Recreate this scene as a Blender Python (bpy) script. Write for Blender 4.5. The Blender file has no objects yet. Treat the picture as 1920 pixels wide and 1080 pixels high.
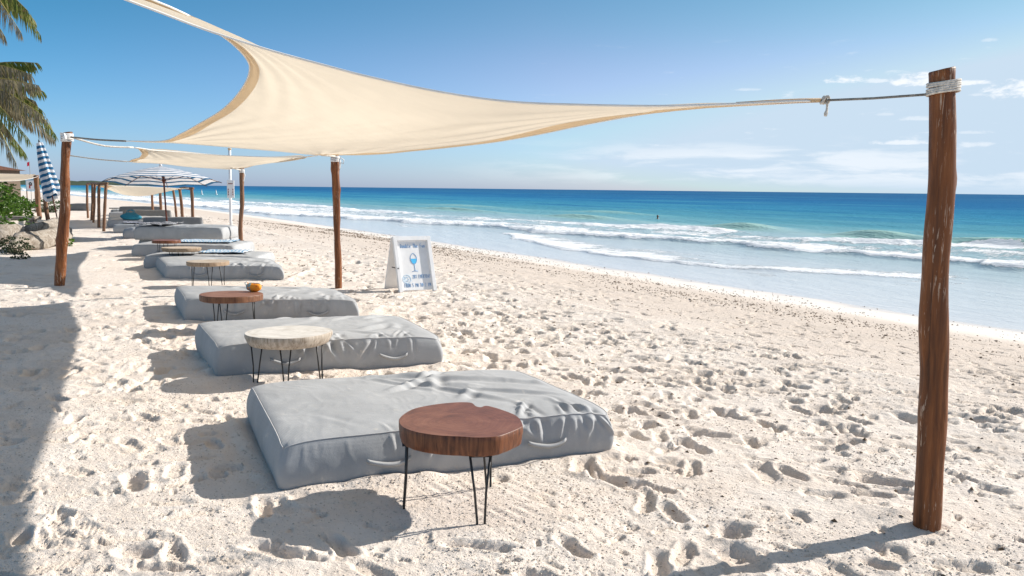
import bpy, bmesh, math, random
import numpy as np
from mathutils import Vector, Matrix
random.seed(7); RNG = np.random.default_rng(11)
PI = math.pi
scene = bpy.context.scene
col = scene.collection

# ------------------------------------------------------------------ camera
F = 1700.0; H = 1.6
PITCH = math.atan(185.7 / F); ROLL = math.atan(.0111)
fw = Vector((0, math.cos(PITCH), -math.sin(PITCH)))
r0 = Vector((1, 0, 0)); u0 = r0.cross(fw)
rt = r0 * math.cos(ROLL) + u0 * math.sin(ROLL)
up = -r0 * math.sin(ROLL) + u0 * math.cos(ROLL)
cam_d = bpy.data.cameras.new('camera'); cam = bpy.data.objects.new('camera', cam_d)
col.objects.link(cam)
M = Matrix((rt, up, -fw)).transposed().to_4x4(); M.translation = (0, 0, H)
cam.matrix_world = M
cam_d.sensor_width = 36; cam_d.lens = F / 1920 * 36
cam_d.clip_start = .05; cam_d.clip_end = 60000
scene.camera = cam

# ------------------------------------------------------------------ light
SUN_EL = math.radians(30.8); SUN_AZ = math.radians(65.5)      # azimuth clockwise from +Y
SUN_DIR = Vector((math.cos(SUN_EL) * math.sin(SUN_AZ), math.cos(SUN_EL) * math.cos(SUN_AZ), math.sin(SUN_EL)))
sd = bpy.data.lights.new('sun', 'SUN'); sd.energy = 5.0; sd.angle = math.radians(.53); sd.color = (1, .94, .86)
sun = bpy.data.objects.new('sun', sd); col.objects.link(sun)
sun.rotation_euler = SUN_DIR.to_track_quat('Z', 'Y').to_euler(); sun.location = (20, 10, 20)
scene.view_settings.view_transform = 'Standard'; scene.view_settings.look = 'None'
scene.view_settings.gamma = 1; scene.view_settings.use_curve_mapping = False
scene.view_settings.exposure = .50

world = bpy.data.worlds.new('World'); scene.world = world; world.use_nodes = True
def world_nodes():
    nt = world.node_tree; N = nt.nodes; L = nt.links; N.clear()
    out = N.new('ShaderNodeOutputWorld'); bg = N.new('ShaderNodeBackground')
    sky = N.new('ShaderNodeTexSky'); sky.sky_type = 'NISHITA'; sky.sun_disc = False
    sky.sun_elevation = SUN_EL; sky.sun_rotation = SUN_AZ
    sky.air_density = 1.0; sky.dust_density = .35; sky.ozone_density = 2.2; sky.altitude = 0
    bg.inputs['Strength'].default_value = .138
    geo = N.new('ShaderNodeTexCoord'); sep = N.new('ShaderNodeSeparateXYZ'); L.new(geo.outputs['Generated'], sep.inputs[0])
    def mth(op, a, b=None, c=None):
        n = N.new('ShaderNodeMath'); n.operation = op
        for i, v in enumerate((a, b, c)):
            if v is None: continue
            if isinstance(v, (int, float)): n.inputs[i].default_value = v
            else: L.new(v, n.inputs[i])
        return n.outputs[0]
    az = mth('ARCTAN2', sep.outputs[0], sep.outputs[1]); el = mth('ARCSINE', sep.outputs[2])
    def noise(sa, se, off, det, rough=.55, dist=.0):
        c = N.new('ShaderNodeCombineXYZ'); L.new(mth('MULTIPLY', az, sa), c.inputs[0]); L.new(mth('MULTIPLY', el, se), c.inputs[1]); c.inputs[2].default_value = off
        n = N.new('ShaderNodeTexNoise'); n.inputs['Scale'].default_value = 1; n.inputs['Detail'].default_value = det
        n.inputs['Roughness'].default_value = rough; n.inputs['Distortion'].default_value = dist
        L.new(c.outputs[0], n.inputs['Vector']); return n.outputs[0]
    def ss(v, a, b, lo=0., hi=1.):
        n = N.new('ShaderNodeMapRange'); n.interpolation_type = 'SMOOTHSTEP'
        L.new(v, n.inputs[0]); n.inputs[1].default_value = a; n.inputs[2].default_value = b
        n.inputs[3].default_value = lo; n.inputs[4].default_value = hi; return n.outputs[0]
    # low veil of thin cloud near the horizon
    n1 = noise(9, 60, 3.3, 7, .6, .4)
    band = mth('MULTIPLY', ss(el, .0, .018), ss(el, .062, .034))
    veil = mth('MULTIPLY', ss(n1, .44, .64), band)
    # streaks higher up, sparse
    n2 = noise(16, 95, 8.1, 7, .62, .3)
    band2 = mth('MULTIPLY', ss(el, .03, .05), ss(el, .17, .10))
    wis = mth('MULTIPLY', mth('MULTIPLY', ss(n2, .60, .78), band2), .75)
    tot = mth('MAXIMUM', mth('MULTIPLY', veil, .62), wis)
    tot = mth('MULTIPLY', tot, ss(az, -.12, .25))
    # small fair-weather puffs
    nz = noise(55, 130, 1.7, 6, .62, .2); nz2 = noise(70, 160, 6.7, 5, .6, .2)
    def puff(px, py, wa, we, amt=1.):
        d = rt * ((px - 960) / F) - up * ((py - 540) / F) + fw; d.normalize()
        a0 = math.atan2(d.x, d.y); e0 = math.asin(d.z)
        dx = mth('DIVIDE', mth('SUBTRACT', az, a0), wa); dy = mth('DIVIDE', mth('SUBTRACT', el, e0), we)
        dy = mth('MULTIPLY', dy, ss(dy, -.6, .2, 1.7, 1.0))
        r = mth('ADD', mth('MULTIPLY', dx, dx), mth('MULTIPLY', dy, dy))
        v = mth('SUBTRACT', 1.0, r)
        v = mth('ADD', v, mth('MULTIPLY', mth('SUBTRACT', nz, .5), 3.4))
        return mth('MULTIPLY', ss(v, .25, 1.15), amt)
    for a in ((1588, 150, .026, .0080, 1.), (1640, 152, .018, .004, .6), (1722, 152, .032, .011, 1.), (1810, 156, .034, .0045, .9), (1900, 174, .038, .013, 1.), (1830, 178, .02, .003, .4),
              (1400, 168, .022, .0022, .35), (1720, 222, .022, .0045, .45), (1830, 272, .022, .005, .5), (1690, 268, .04, .004, .7), (1855, 76, .012, .003, .35), (1830, 248, .02, .003, .35), (1660, 215, .012, .003, .3)):
        tot = mth('MAXIMUM', tot, puff(*a))
    mix = N.new('ShaderNodeMix'); mix.data_type = 'RGBA'
    L.new(tot, mix.inputs[0])
    mix.inputs[7].default_value = (5.0, 5.2, 5.45, 1)
    # clear-weather grade of the sky: deeper blue high in view, neutral (not yellow) air low down, paler towards the sun
    sp = N.new('ShaderNodeSeparateColor'); L.new(sky.outputs[0], sp.inputs[0]); K = .12
    vd = N.new('ShaderNodeVectorMath'); vd.operation = 'DOT_PRODUCT'; L.new(geo.outputs['Generated'], vd.inputs[0]); vd.inputs[1].default_value = SUN_DIR
    dt = mth('MINIMUM', mth('MAXIMUM', mth('MULTIPLY', vd.outputs['Value'], 2.2), 0.), 1.)
    gain = mth('ADD', 1.0, mth('MULTIPLY', dt, ss(el, .02, .15)))
    R_ = mth('MULTIPLY', mth('MULTIPLY', mth('POWER', mth('MULTIPLY', sp.outputs[0], K), 1.6), .48 / K), mth('MULTIPLY', gain, ss(el, .02, .22, 1.12, .66)))
    G_ = mth('MULTIPLY', mth('POWER', mth('MULTIPLY', sp.outputs[1], K), 1.35), .60 / K)
    B_ = mth('MULTIPLY', mth('MULTIPLY', mth('POWER', mth('MULTIPLY', sp.outputs[2], K), .8), .505 / K), ss(el, .0, .22, 1.6, 1.0))
    cc = N.new('ShaderNodeCombineColor')
    G_ = mth('MULTIPLY', G_, ss(el, .0, .16, 1.08, 1.0)); hi = ss(el, .38, .9); G3 = []
    for q, v in enumerate((R_, G_, B_)): G3.append(mth('ADD', mth('MULTIPLY', v, mth('SUBTRACT', 1.0, hi)), mth('MULTIPLY', mth('MULTIPLY', sp.outputs[q], (1.70, 1.22, .76)[q]), hi)))  # overhead sky, out of view, brightened and warmed to lift the shadows
    for q, v in enumerate(G3): L.new(mth('MINIMUM', v, (3.1, 3.85, 4.6)[q]), cc.inputs[q])
    L.new(cc.outputs[0], mix.inputs[6])
    L.new(mix.outputs[2], bg.inputs[0]); L.new(bg.outputs[0], out.inputs[0])
world_nodes()
scene.cycles.max_bounces = 8

# ------------------------------------------------------------------ helpers
def ray(px, py): return rt * ((px - 960) / F) - up * ((py - 540) / F) + fw
def P(px, py, z=0.):
    d = ray(px, py); v = d * ((z - H) / d.z); return Vector((v.x, v.y, z))
def Q(px, py, Y):
    d = ray(px, py); t = Y / d.y; return Vector((d.x * t, Y, H + d.z * t))

def tag(o, label=None, cat=None, group=None, kind=None):
    if label: o['label'] = label
    if cat: o['category'] = cat
    if group: o['group'] = group
    if kind: o['kind'] = kind
    return o
def empty(name, loc, label, cat, group=None, rz=0.):
    o = bpy.data.objects.new(name, None); col.objects.link(o); o.location = loc; o.rotation_euler = (0, 0, rz)
    o.empty_display_size = .1
    return tag(o, label, cat, group)
def link(name, me, mat=None, parent=None, smooth=True, loc=None):
    o = bpy.data.objects.new(name, me); col.objects.link(o)
    if mat and not me.materials:
        for m in (mat if isinstance(mat, (list, tuple)) else [mat]): me.materials.append(m)
    if smooth: me.shade_smooth()
    if parent: o.parent = parent
    if loc is not None: o.location = loc
    return o
class MB:
    def __init__(s): s.v = []; s.f = []; s.m = []
    def add(s, vs, fs, mi=0):
        k = len(s.v); s.v += [tuple(v) for v in vs]; s.f += [tuple(i + k for i in f) for f in fs]; s.m += [mi] * len(fs)
    def box(s, c, d, R=None, mi=0):
        c = Vector(c); hx, hy, hz = d[0] / 2, d[1] / 2, d[2] / 2
        vs = [Vector((x, y, z)) for x in (-hx, hx) for y in (-hy, hy) for z in (-hz, hz)]
        if R: vs = [R @ v for v in vs]
        s.add([v + c for v in vs], [(0, 1, 3, 2), (4, 6, 7, 5), (0, 4, 5, 1), (2, 3, 7, 6), (0, 2, 6, 4), (1, 5, 7, 3)], mi)
    def tube(s, pts, r, n=8, closed=False, cap=True, mi=0):
        pts = [Vector(p) for p in pts]; m = len(pts)
        if not hasattr(r, '__len__'): r = [r] * m
        vs = []; t0 = None; nrm = None
        for i, p in enumerate(pts):
            a = pts[(i - 1) % m] if (closed or i > 0) else p; b = pts[(i + 1) % m] if (closed or i < m - 1) else p
            t = (b - a).normalized()
            if nrm is None:
                nrm = t.orthogonal().normalized()
            else:
                nrm = (nrm - t * nrm.dot(t))
                nrm = nrm.normalized() if nrm.length > 1e-6 else t.orthogonal().normalized()
            bn = t.cross(nrm)
            for k in range(n):
                a_ = 2 * PI * k / n; vs.append(p + (nrm * math.cos(a_) + bn * math.sin(a_)) * r[i])
        fs = []
        for i in range(m if closed else m - 1):
            j = (i + 1) % m
            for k in range(n):
                l = (k + 1) % n; fs.append((i * n + k, i * n + l, j * n + l, j * n + k))
        if cap and not closed:
            fs.append(tuple(range(n))[::-1]); fs.append(tuple((m - 1) * n + k for k in range(n)))
        s.add(vs, fs, mi)
    def build(s, name, mat=None, parent=None, smooth=True, loc=None, label=None, kind=None):
        me = bpy.data.meshes.new(name); me.from_pydata(s.v, [], s.f); me.validate()
        mats = mat if isinstance(mat, (list, tuple)) else [mat]
        for m in mats: me.materials.append(m)
        if len(mats) > 1: me.polygons.foreach_set('material_index', s.m)
        o = link(name, me, None, parent, smooth, loc)
        if label: o['label'] = label
        if kind: o['kind'] = kind
        return o
def grid_mesh(name, X, Y, Z, mask=None):
    """mesh from 2-D vertex arrays; mask says which quads to keep"""
    n, m = X.shape
    co = np.stack([X, Y, Z], -1).reshape(-1, 3)
    idx = np.arange(n * m).reshape(n, m)
    q = np.stack([idx[:-1, :-1], idx[:-1, 1:], idx[1:, 1:], idx[1:, :-1]], -1)
    q = q[mask] if mask is not None else q.reshape(-1, 4)
    if mask is not None:
        used = np.unique(q); rem = np.full(n * m, -1); rem[used] = np.arange(len(used)); co = co[used]; q = rem[q]
    else: used = np.arange(n * m)
    me = bpy.data.meshes.new(name)
    me.vertices.add(len(co)); me.vertices.foreach_set('co', co.astype(np.float32).ravel())
    me.loops.add(q.size); me.loops.foreach_set('vertex_index', q.astype(np.int32).ravel())
    me.polygons.add(len(q)); me.polygons.foreach_set('loop_start', np.arange(0, q.size, 4, dtype=np.int32))
    me.polygons.foreach_set('loop_total', np.full(len(q), 4, dtype=np.int32))
    me.update(calc_edges=True); me.polygons.foreach_set('use_smooth', np.ones(len(q), dtype=bool))
    return me, used
_T = {}
def vnoise(x, y, seed=0):
    if seed not in _T: _T[seed] = np.random.default_rng(seed + 99).random((256, 256))
    T = _T[seed]
    xi = np.floor(x).astype(np.int64); yi = np.floor(y).astype(np.int64); fx = x - xi; fy = y - yi
    fx = fx * fx * fx * (fx * (fx * 6 - 15) + 10); fy = fy * fy * fy * (fy * (fy * 6 - 15) + 10)
    a = T[xi & 255, yi & 255]; b = T[(xi + 1) & 255, yi & 255]; c = T[xi & 255, (yi + 1) & 255]; d = T[(xi + 1) & 255, (yi + 1) & 255]
    return (a + (b - a) * fx + (c - a) * fy + (a - b - c + d) * fx * fy) * 2 - 1
def fbm(x, y, o=4, seed=0, g=.5):
    s = 0; a = 1.; t = 0
    for i in range(o):
        c, sn = math.cos(.6 * i + .3), math.sin(.6 * i + .3)
        s = s + a * vnoise((x * c - y * sn) * 2 ** i + 17.3 * i, (x * sn + y * c) * 2 ** i + 5.1 * i, seed + i); t += a; a *= g
    return s / t
def sst(x, a, b):
    t = np.clip((x - a) / (b - a), 0, 1); return t * t * (3 - 2 * t)

# ---- materials
class NT:
    def __init__(s, name):
        s.mat = bpy.data.materials.new(name); s.mat.use_nodes = True; s.nt = s.mat.node_tree; s.N = s.nt.nodes; s.L = s.nt.links
        s.b = s.N['Principled BSDF']; s.out = s.N['Material Output']
    def inp(s, n, k, v):
        if v is None: return
        if isinstance(v, bpy.types.NodeSocket): s.L.new(v, n.inputs[k])
        elif isinstance(v, (tuple, list)) and len(v) == 3 and n.inputs[k].type == 'RGBA': n.inputs[k].default_value = (*v, 1)
        else: n.inputs[k].default_value = v
    def coord(s, kind='Object', scale=(1, 1, 1), rot=(0, 0, 0), loc=(0, 0, 0)):
        t = s.N.new('ShaderNodeTexCoord'); m = s.N.new('ShaderNodeMapping'); s.L.new(t.outputs[kind], m.inputs[0])
        m.inputs['Scale'].default_value = scale; m.inputs['Rotation'].default_value = rot; m.inputs['Location'].default_value = loc
        return m.outputs[0]
    def noise(s, vec, scale=1., det=4., rough=.55, dist=0., col=False):
        n = s.N.new('ShaderNodeTexNoise'); s.inp(n, 'Vector', vec); s.inp(n, 'Scale', scale); s.inp(n, 'Detail', det); s.inp(n, 'Roughness', rough); s.inp(n, 'Distortion', dist)
        return n.outputs[1 if col else 0]
    def voro(s, vec, scale, feat='F1'):
        n = s.N.new('ShaderNodeTexVoronoi'); n.feature = feat; s.inp(n, 'Vector', vec); s.inp(n, 'Scale', scale); return n.outputs['Distance']
    def math(s, op, a, b=None, c=None, clamp=False):
        n = s.N.new('ShaderNodeMath'); n.operation = op; n.use_clamp = clamp
        s.inp(n, 0, a); s.inp(n, 1, b); s.inp(n, 2, c); return n.outputs[0]
    def rng(s, v, a, b, lo=0., hi=1., smooth=True):
        n = s.N.new('ShaderNodeMapRange'); n.interpolation_type = 'SMOOTHSTEP' if smooth else 'LINEAR'
        s.inp(n, 0, v); s.inp(n, 1, a); s.inp(n, 2, b); s.inp(n, 3, lo); s.inp(n, 4, hi); return n.outputs[0]
    def mix(s, f, a, b, mode='MIX'):
        n = s.N.new('ShaderNodeMix'); n.data_type = 'RGBA'; n.blend_type = mode
        s.inp(n, 0, f); s.inp(n, 6, a); s.inp(n, 7, b); return n.outputs[2]
    def ramp(s, v, stops):
        n = s.N.new('ShaderNodeValToRGB'); s.inp(n, 0, v); e = n.color_ramp.elements
        while len(e) < len(stops): e.new(.5)
        for el, (p, c) in zip(e, stops): el.position = p; el.color = (*c, 1)
        return n.outputs[0]
    def attr(s, name):
        n = s.N.new('ShaderNodeAttribute'); n.attribute_name = name; return n.outputs['Fac']
    def sep(s, v):
        n = s.N.new('ShaderNodeSeparateXYZ'); s.L.new(v, n.inputs[0]); return n.outputs
    def comb(s, x, y, z):
        n = s.N.new('ShaderNodeCombineXYZ'); s.inp(n, 0, x); s.inp(n, 1, y); s.inp(n, 2, z); return n.outputs[0]
    def bump(s, h, strength=.5, dist=.01, prev=None):
        n = s.N.new('ShaderNodeBump'); s.inp(n, 'Height', h); n.inputs['Strength'].default_value = strength; n.inputs['Distance'].default_value = dist
        if prev is not None: s.L.new(prev, n.inputs['Normal'])
        return n.outputs[0]
    def set(s, color=None, rough=None, normal=None, spec=None, metal=None):
        s.inp(s.b, 'Base Color', color); s.inp(s.b, 'Roughness', rough); s.inp(s.b, 'Metallic', metal); s.inp(s.b, 'Specular IOR Level', spec)
        if normal is not None: s.L.new(normal, s.b.inputs['Normal'])
        return s.mat

def m_plain(name, c, rough=.6, var=.12, scale=8., spec=.3, bump=.15):
    t = NT(name); v = t.coord(); n = t.noise(v, scale, 5)
    c2 = tuple(x * (1 - var) for x in c); c3 = tuple(min(1, x * (1 + var)) for x in c)
    return t.set(t.mix(t.rng(n, .3, .7), c2, c3), rough, t.bump(n, bump, .004), spec)
def m_cloth(name, c, rough=.85, trans=0., stains=0., weave=900., soft=1.):
    t = NT(name); v = t.coord()
    big = t.noise(v, 3.5, 5, .6); colr = t.mix(t.rng(big, .3, .7), tuple(x * (1 - .08 * soft) for x in c), tuple(min(1, x * (1 + .06 * soft)) for x in c))
    if stains:
        sp = t.noise(v, 7, 6, .7, .6); st = t.noise(v, 38, 4, .7)
        f = t.math('MULTIPLY', t.rng(sp, .60, .70), t.rng(st, .42, .62)); colr = t.mix(t.math('MULTIPLY', f, stains), colr, (.62, .58, .52))
        z0 = t.sep(v)[2]; du = t.noise(v, 60, 5, .75); c_d = t.math('MULTIPLY', t.rng(z0, .10, .0, 0, 1.), t.rng(du, .42, .60)); colr = t.mix(t.math('MULTIPLY', c_d, .6), colr, (.52, .47, .42)); du2 = t.noise(v, 210, 2, .7); colr = t.mix(t.math('MULTIPLY', t.rng(du2, .62, .70), t.rng(sp, .45, .65, .1, .8)), colr, (.55, .52, .48)); dk = t.noise(v, 2.2, 6, .7, 1.); colr = t.mix(t.rng(dk, .58, .75, 0, .22), colr, (.2, .2, .2))
    xyz = t.sep(v)
    w = t.math('ADD', t.math('SINE', t.math('MULTIPLY', xyz[0], weave)), t.math('SINE', t.math('MULTIPLY', xyz[1], weave)))
    fine = t.noise(v, 160, 3, .6)
    nb = t.bump(t.math('ADD', fine, t.math('MULTIPLY', w, .12)), .4, .0018); nb = t.bump(t.noise(v, 14, 4, .5, .8), .25 * soft, .008, nb)
    t.set(colr, rough, nb, .25)
    if trans:
        tr = t.N.new('ShaderNodeBsdfTranslucent'); t.L.new(colr, tr.inputs[0]); t.L.new(nb, tr.inputs[1])
        mx = t.N.new('ShaderNodeMixShader'); mx.inputs[0].default_value = trans
        t.L.new(t.b.outputs[0], mx.inputs[1]); t.L.new(tr.outputs[0], mx.inputs[2]); t.L.new(mx.outputs[0], t.out.inputs[0])
    return t.mat
def m_pole(name, dark, mid, light, rough=.42, scratch=.6):
    t = NT(name); v = t.coord(scale=(14, 14, .9)); v2 = t.coord(scale=(40, 40, 2.2)); v3 = t.coord(scale=(9, 9, 3))
    a = t.noise(v, 1.3, 6, .65, .5); b = t.noise(v2, 1.6, 5, .6, .3)
    c = t.ramp(t.math('ADD', t.math('MULTIPLY', a, .65), t.math('MULTIPLY', b, .35)), [(.30, dark), (.45, tuple((x + y) / 2 for x, y in zip(dark, mid))), (.55, mid), (.72, light)])
    s1 = t.noise(t.coord(scale=(70, 70, 7)), 1.1, 4, .7, .6); s2 = t.noise(v3, .55, 3, .6)
    f = t.math('MULTIPLY', t.rng(s1, .56, .64), t.rng(s2, .46, .58)); c = t.mix(t.math('MULTIPLY', f, scratch), c, (.55, .42, .32))
    k = t.noise(t.coord(scale=(22, 22, .7), loc=(3, 1, 0)), 1, 5, .65, 1.1); c = t.mix(t.rng(k, .60, .72, 0, .6), c, tuple(x * .4 for x in dark))
    nb = t.bump(b, .5, .006); nb = t.bump(s1, .25, .003, nb)
    return t.set(c, t.rng(s1, .3, .7, rough - .08, rough + .2), nb, .32)
def m_slab(name, dark, mid, light, edge_d, edge_l, rough=.45, rings=26):
    """end-grain top with growth rings, streaked bark-less edge"""
    t = NT(name); v = t.coord(); s = t.sep(v); w = t.noise(v, 3.2, 4, .5, .3, True)
    d = t.N.new('ShaderNodeVectorMath'); d.operation = 'MULTIPLY_ADD'; t.L.new(w, d.inputs[0]); d.inputs[1].default_value = (.09, .09, 0); t.L.new(v, d.inputs[2])
    xy = t.sep(d.outputs[0]); R = t.math('SQRT', t.math('ADD', t.math('POWER', t.math('SUBTRACT', xy[0], .03), 2.), t.math('POWER', t.math('SUBTRACT', xy[1], .06), 2.)))
    wv = t.math('SINE', t.math('MULTIPLY', R, rings * 6.283)); wv2 = t.math('SINE', t.math('MULTIPLY', R, rings * 2.1 * 6.283))
    big = t.noise(v, 5, 5, .6, .8)
    f = t.math('ADD', t.math('ADD', t.math('MULTIPLY', wv, .028), t.math('MULTIPLY', wv2, .022)), big)
    ctop = t.ramp(f, [(.28, dark), (.5, mid), (.72, light)])
    e = t.noise(t.coord(scale=(55, 55, 4)), 1, 5, .65, .4); cs = t.ramp(e, [(.32, edge_d), (.62, edge_l)])
    g = t.N.new('ShaderNodeNewGeometry'); nz = t.sep(g.outputs['Normal'])[2]
    c = t.mix(t.rng(nz, .45, .8), cs, ctop)
    sc = t.noise(v, 30, 5, .7, 1.2); c = t.mix(t.rng(sc, .70, .78, 0, .5), c, (.6, .55, .5))
    nb = t.bump(e, .3, .004); nb = t.bump(t.noise(v, 60, 4), .12, .003, nb)
    return t.set(c, rough, nb, .4)

def make_sand():
    t = NT('sand'); v = t.coord(); s = t.sep(v)
    big = t.noise(v, .5, 5, .6); mid = t.noise(v, 4, 5, .62); fine = t.noise(v, 60, 4, .7); gr = t.noise(v, 260, 3, .7)
    c = t.mix(t.rng(big, .3, .7), (.72, .63, .55), (.76, .68, .605))
    c = t.mix(t.rng(mid, .35, .7, 0, .55), c, (.80, .735, .675))
    d = t.attr('sea_side')
    # drier, dustier strip with weed crumbs, clean pale strip at the water
    strip = t.math('MULTIPLY', t.rng(d, 1.0, 6.), t.rng(d, 11.2, 9.2)); c = t.mix(t.math('MULTIPLY', strip, .75), c, (.54, .46, .39))
    n2 = t.noise(t.coord(scale=(1, 1, 1)), 9, 5, .75, .4); c = t.mix(t.math('MULTIPLY', strip, t.rng(n2, .58, .72, 0, .35)), c, (.34, .26, .20))
    dd = t.math('ADD', d, t.math('MULTIPLY', t.math('SUBTRACT', t.noise(v, .7, 3), .5), 2.2))
    c = t.mix(t.rng(dd, 10.0, 11.4), c, (.71, .665, .615))
    wet = t.rng(dd, 11.6, 13.3); c = t.mix(wet, c, (.60, .555, .52))
    sk = t.N.new('ShaderNodeTexVoronoi'); t.L.new(v, sk.inputs['Vector']); sk.inputs['Scale'].default_value = 46; rc = t.sep(sk.outputs['Color'])[0]
    dot = t.math('MULTIPLY', t.rng(sk.outputs['Distance'], .26, .14), t.rng(rc, .70, .76)); clump = t.rng(t.noise(v, 2.6, 4, .65), .46, .66, .10, 1.)
    c = t.mix(t.math('MULTIPLY', t.math('MULTIPLY', dot, clump), t.rng(d, 10.4, 9.6)), c, (.34, .26, .20))
    pt = t.noise(v, 1.1, 5, .65); c = t.mix(t.math('MULTIPLY', t.rng(pt, .42, .66, 0, .5), t.rng(d, 10.5, 9.)), c, (.64, .545, .465))
    g2 = t.noise(v, 120, 3, .8); c = t.mix(t.math('MULTIPLY', t.rng(g2, .55, .70, 0, .30), t.rng(d, 10.8, 9.5)), c, (.42, .34, .28))
    tr = t.attr('deep'); c = t.mix(t.math('MULTIPLY', tr, .35), c, (.68, .57, .46))  # footprint hollows tinted tan: shade with warm bounce put into the sand colour
    rough_f = t.rng(dd, 11.6, 10.0)
    h = t.math('ADD', t.math('MULTIPLY', fine, .7), t.math('MULTIPLY', gr, .3))
    nb = t.N.new('ShaderNodeBump'); nb.inputs['Distance'].default_value = .014; t.inp(nb, 'Height', h); t.inp(nb, 'Strength', t.math('MULTIPLY', rough_f, .8))
    nb2 = t.N.new('ShaderNodeBump'); nb2.inputs['Distance'].default_value = .035; t.inp(nb2, 'Height', t.noise(v, 17, 4, .6)); t.inp(nb2, 'Strength', t.math('MULTIPLY', rough_f, .4)); t.L.new(nb.outputs[0], nb2.inputs['Normal'])
    t.set(c, t.rng(wet, 0, 1, .95, .22), nb2.outputs[0], .2)
    return t.mat

def make_water():
    t = NT('sea_water'); v = t.coord(); d = t.attr('sea_side'); foam = t.attr('foam'); crest = t.attr('crest')
    wob = t.math('MULTIPLY', t.math('SUBTRACT', t.noise(t.coord(scale=(.06, .014, 0)), 1, 5, .6), .5), 1.0)
    ld = t.math('LOGARITHM', t.math('ADD', t.math('MAXIMUM', t.math('SUBTRACT', d, 12.), .5), 0.), 10.)
    ld = t.math('ADD', ld, t.math('MULTIPLY', wob, .55))
    x = t.math('DIVIDE', ld, 3.3)
    c = t.ramp(x, [(.0, (.62, .64, .66)), (.27, (.54, .60, .63)), (.40, (.32, .46, .50)), (.456, (.13, .34, .40)), (.495, (.085, .29, .37)), (.545, (.055, .25, .37)), (.60, (.038, .21, .36)), (.68, (.020, .135, .30)), (.84, (.024, .118, .245)), (1., (.022, .105, .230))])
    # wind streaks / patches
    st = t.noise(t.coord(scale=(.35, .035, 0)), 1, 6, .65, .3); c = t.mix(t.math('MULTIPLY', t.rng(st, .50, .66), t.rng(d, 40, 90, 0, .4)), c, (.02, .13, .30))
    s2 = t.noise(t.coord(scale=(.05, .009, 0)), 1, 6, .7, .4); s3 = t.noise(t.coord(scale=(.012, .0028, 0), loc=(4, 0, 0)), 1, 6, .7, .4)
    c = t.mix(t.math('MULTIPLY', t.rng(s2, .50, .62), t.rng(d, 45, 90, 0, .55)), c, (.016, .13, .29))
    c = t.mix(t.math('MULTIPLY', t.rng(s2, .46, .38), t.rng(d, 55, 110, 0, .45)), c, (.075, .29, .38))
    c = t.mix(t.math('MULTIPLY', t.rng(s3, .50, .62), t.rng(d, 150, 300, 0, .6)), c, (.012, .075, .235))
    c = t.mix(t.math('MULTIPLY', t.rng(s3, .46, .38), t.rng(d, 150, 300, 0, .5)), c, (.02, .13, .30))
    c = t.mix(t.math('MULTIPLY', crest, .8), c, (.36, .56, .48))
    fn = t.noise(t.coord(scale=(.55, .85, 0)), 1.2, 9, .72, .8); fv = t.noise(t.coord(scale=(1.5, 4.2, 0)), 1.2, 9, .8, .5)
    th = t.math('SUBTRACT', 1.02, foam)
    f = t.rng(t.math('SUBTRACT', t.math('ADD', t.math('MULTIPLY', fn, .45), t.math('MULTIPLY', fv, .55)), t.math('ADD', t.math('MULTIPLY', th, .62), .16)), -.012, .028)
    f = t.math('MULTIPLY', f, t.rng(foam, .02, .15))
    c = t.mix(f, c, (.86, .88, .90))
    w1 = t.noise(t.coord(scale=(1.1, .35, 1)), 1.2, 6, .6); w2 = t.noise(t.coord(scale=(6, 3, 1)), 1, 5, .6)
    calm = t.rng(d, 13, 45, .32, 1.)
    nb = t.N.new('ShaderNodeBump'); nb.inputs['Distance'].default_value = .55; t.inp(nb, 'Height', w1); t.inp(nb, 'Strength', t.math('MULTIPLY', calm, .55))
    nb2 = t.N.new('ShaderNodeBump'); nb2.inputs['Distance'].default_value = .10; t.inp(nb2, 'Height', w2); t.inp(nb2, 'Strength', t.math('MULTIPLY', calm, .9)); t.L.new(nb.outputs[0], nb2.inputs['Normal'])
    nb3 = t.N.new('ShaderNodeBump'); nb3.inputs['Distance'].default_value = .12; t.inp(nb3, 'Height', t.math('MULTIPLY', f, fv)); nb3.inputs['Strength'].default_value = .8; t.L.new(nb2.outputs[0], nb3.inputs['Normal'])
    t.set(c, t.math('ADD', t.math('MULTIPLY', f, .6), t.rng(d, 30, 90, .10, .32)), nb3.outputs[0], t.rng(d, 24, 60, .5, .10))
    t.b.inputs['IOR'].default_value = 1.33
    df = t.N.new('ShaderNodeBsdfDiffuse'); t.L.new(c, df.inputs[0]); t.L.new(nb3.outputs[0], df.inputs['Normal'])
    mx = t.N.new('ShaderNodeMixShader'); t.L.new(t.rng(d, 14, 60, .35, .80), mx.inputs[0]); t.L.new(t.b.outputs[0], mx.inputs[1]); t.L.new(df.outputs[0], mx.inputs[2]); t.L.new(mx.outputs[0], t.out.inputs[0])
    return t.mat

MT = {}
MT['sand'] = make_sand(); MT['water'] = make_water()
MT['canvas'] = m_cloth('grey_canvas', (.375, .385, .395), .8, 0, .8)
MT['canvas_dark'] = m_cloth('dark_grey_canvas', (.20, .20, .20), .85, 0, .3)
MT['piping'] = m_plain('pale_piping', (.50, .50, .50), .7)
MT['sail'] = m_cloth('cream_sailcloth', (.70, .618, .50), .8, .52, soft=.3)
MT['hem'] = m_cloth('sail_hem', (.80, .66, .48), .8, .52, soft=.3)
MT['white_hem'] = m_plain('white_edge_cord', (.82, .80, .76), .7, .05)
MT['pole_red'] = m_pole('varnished_red_wood', (.050, .017, .007), (.20, .066, .018), (.36, .145, .048), .46, .8)
MT['pole_tan'] = m_pole('weathered_tan_wood', (.10, .05, .03), (.22, .115, .065), (.34, .20, .125), .65, .4)
MT['rope_white'] = m_plain('white_rope', (.62, .58, .52), .8, .25, 60, .2, .8)
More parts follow.
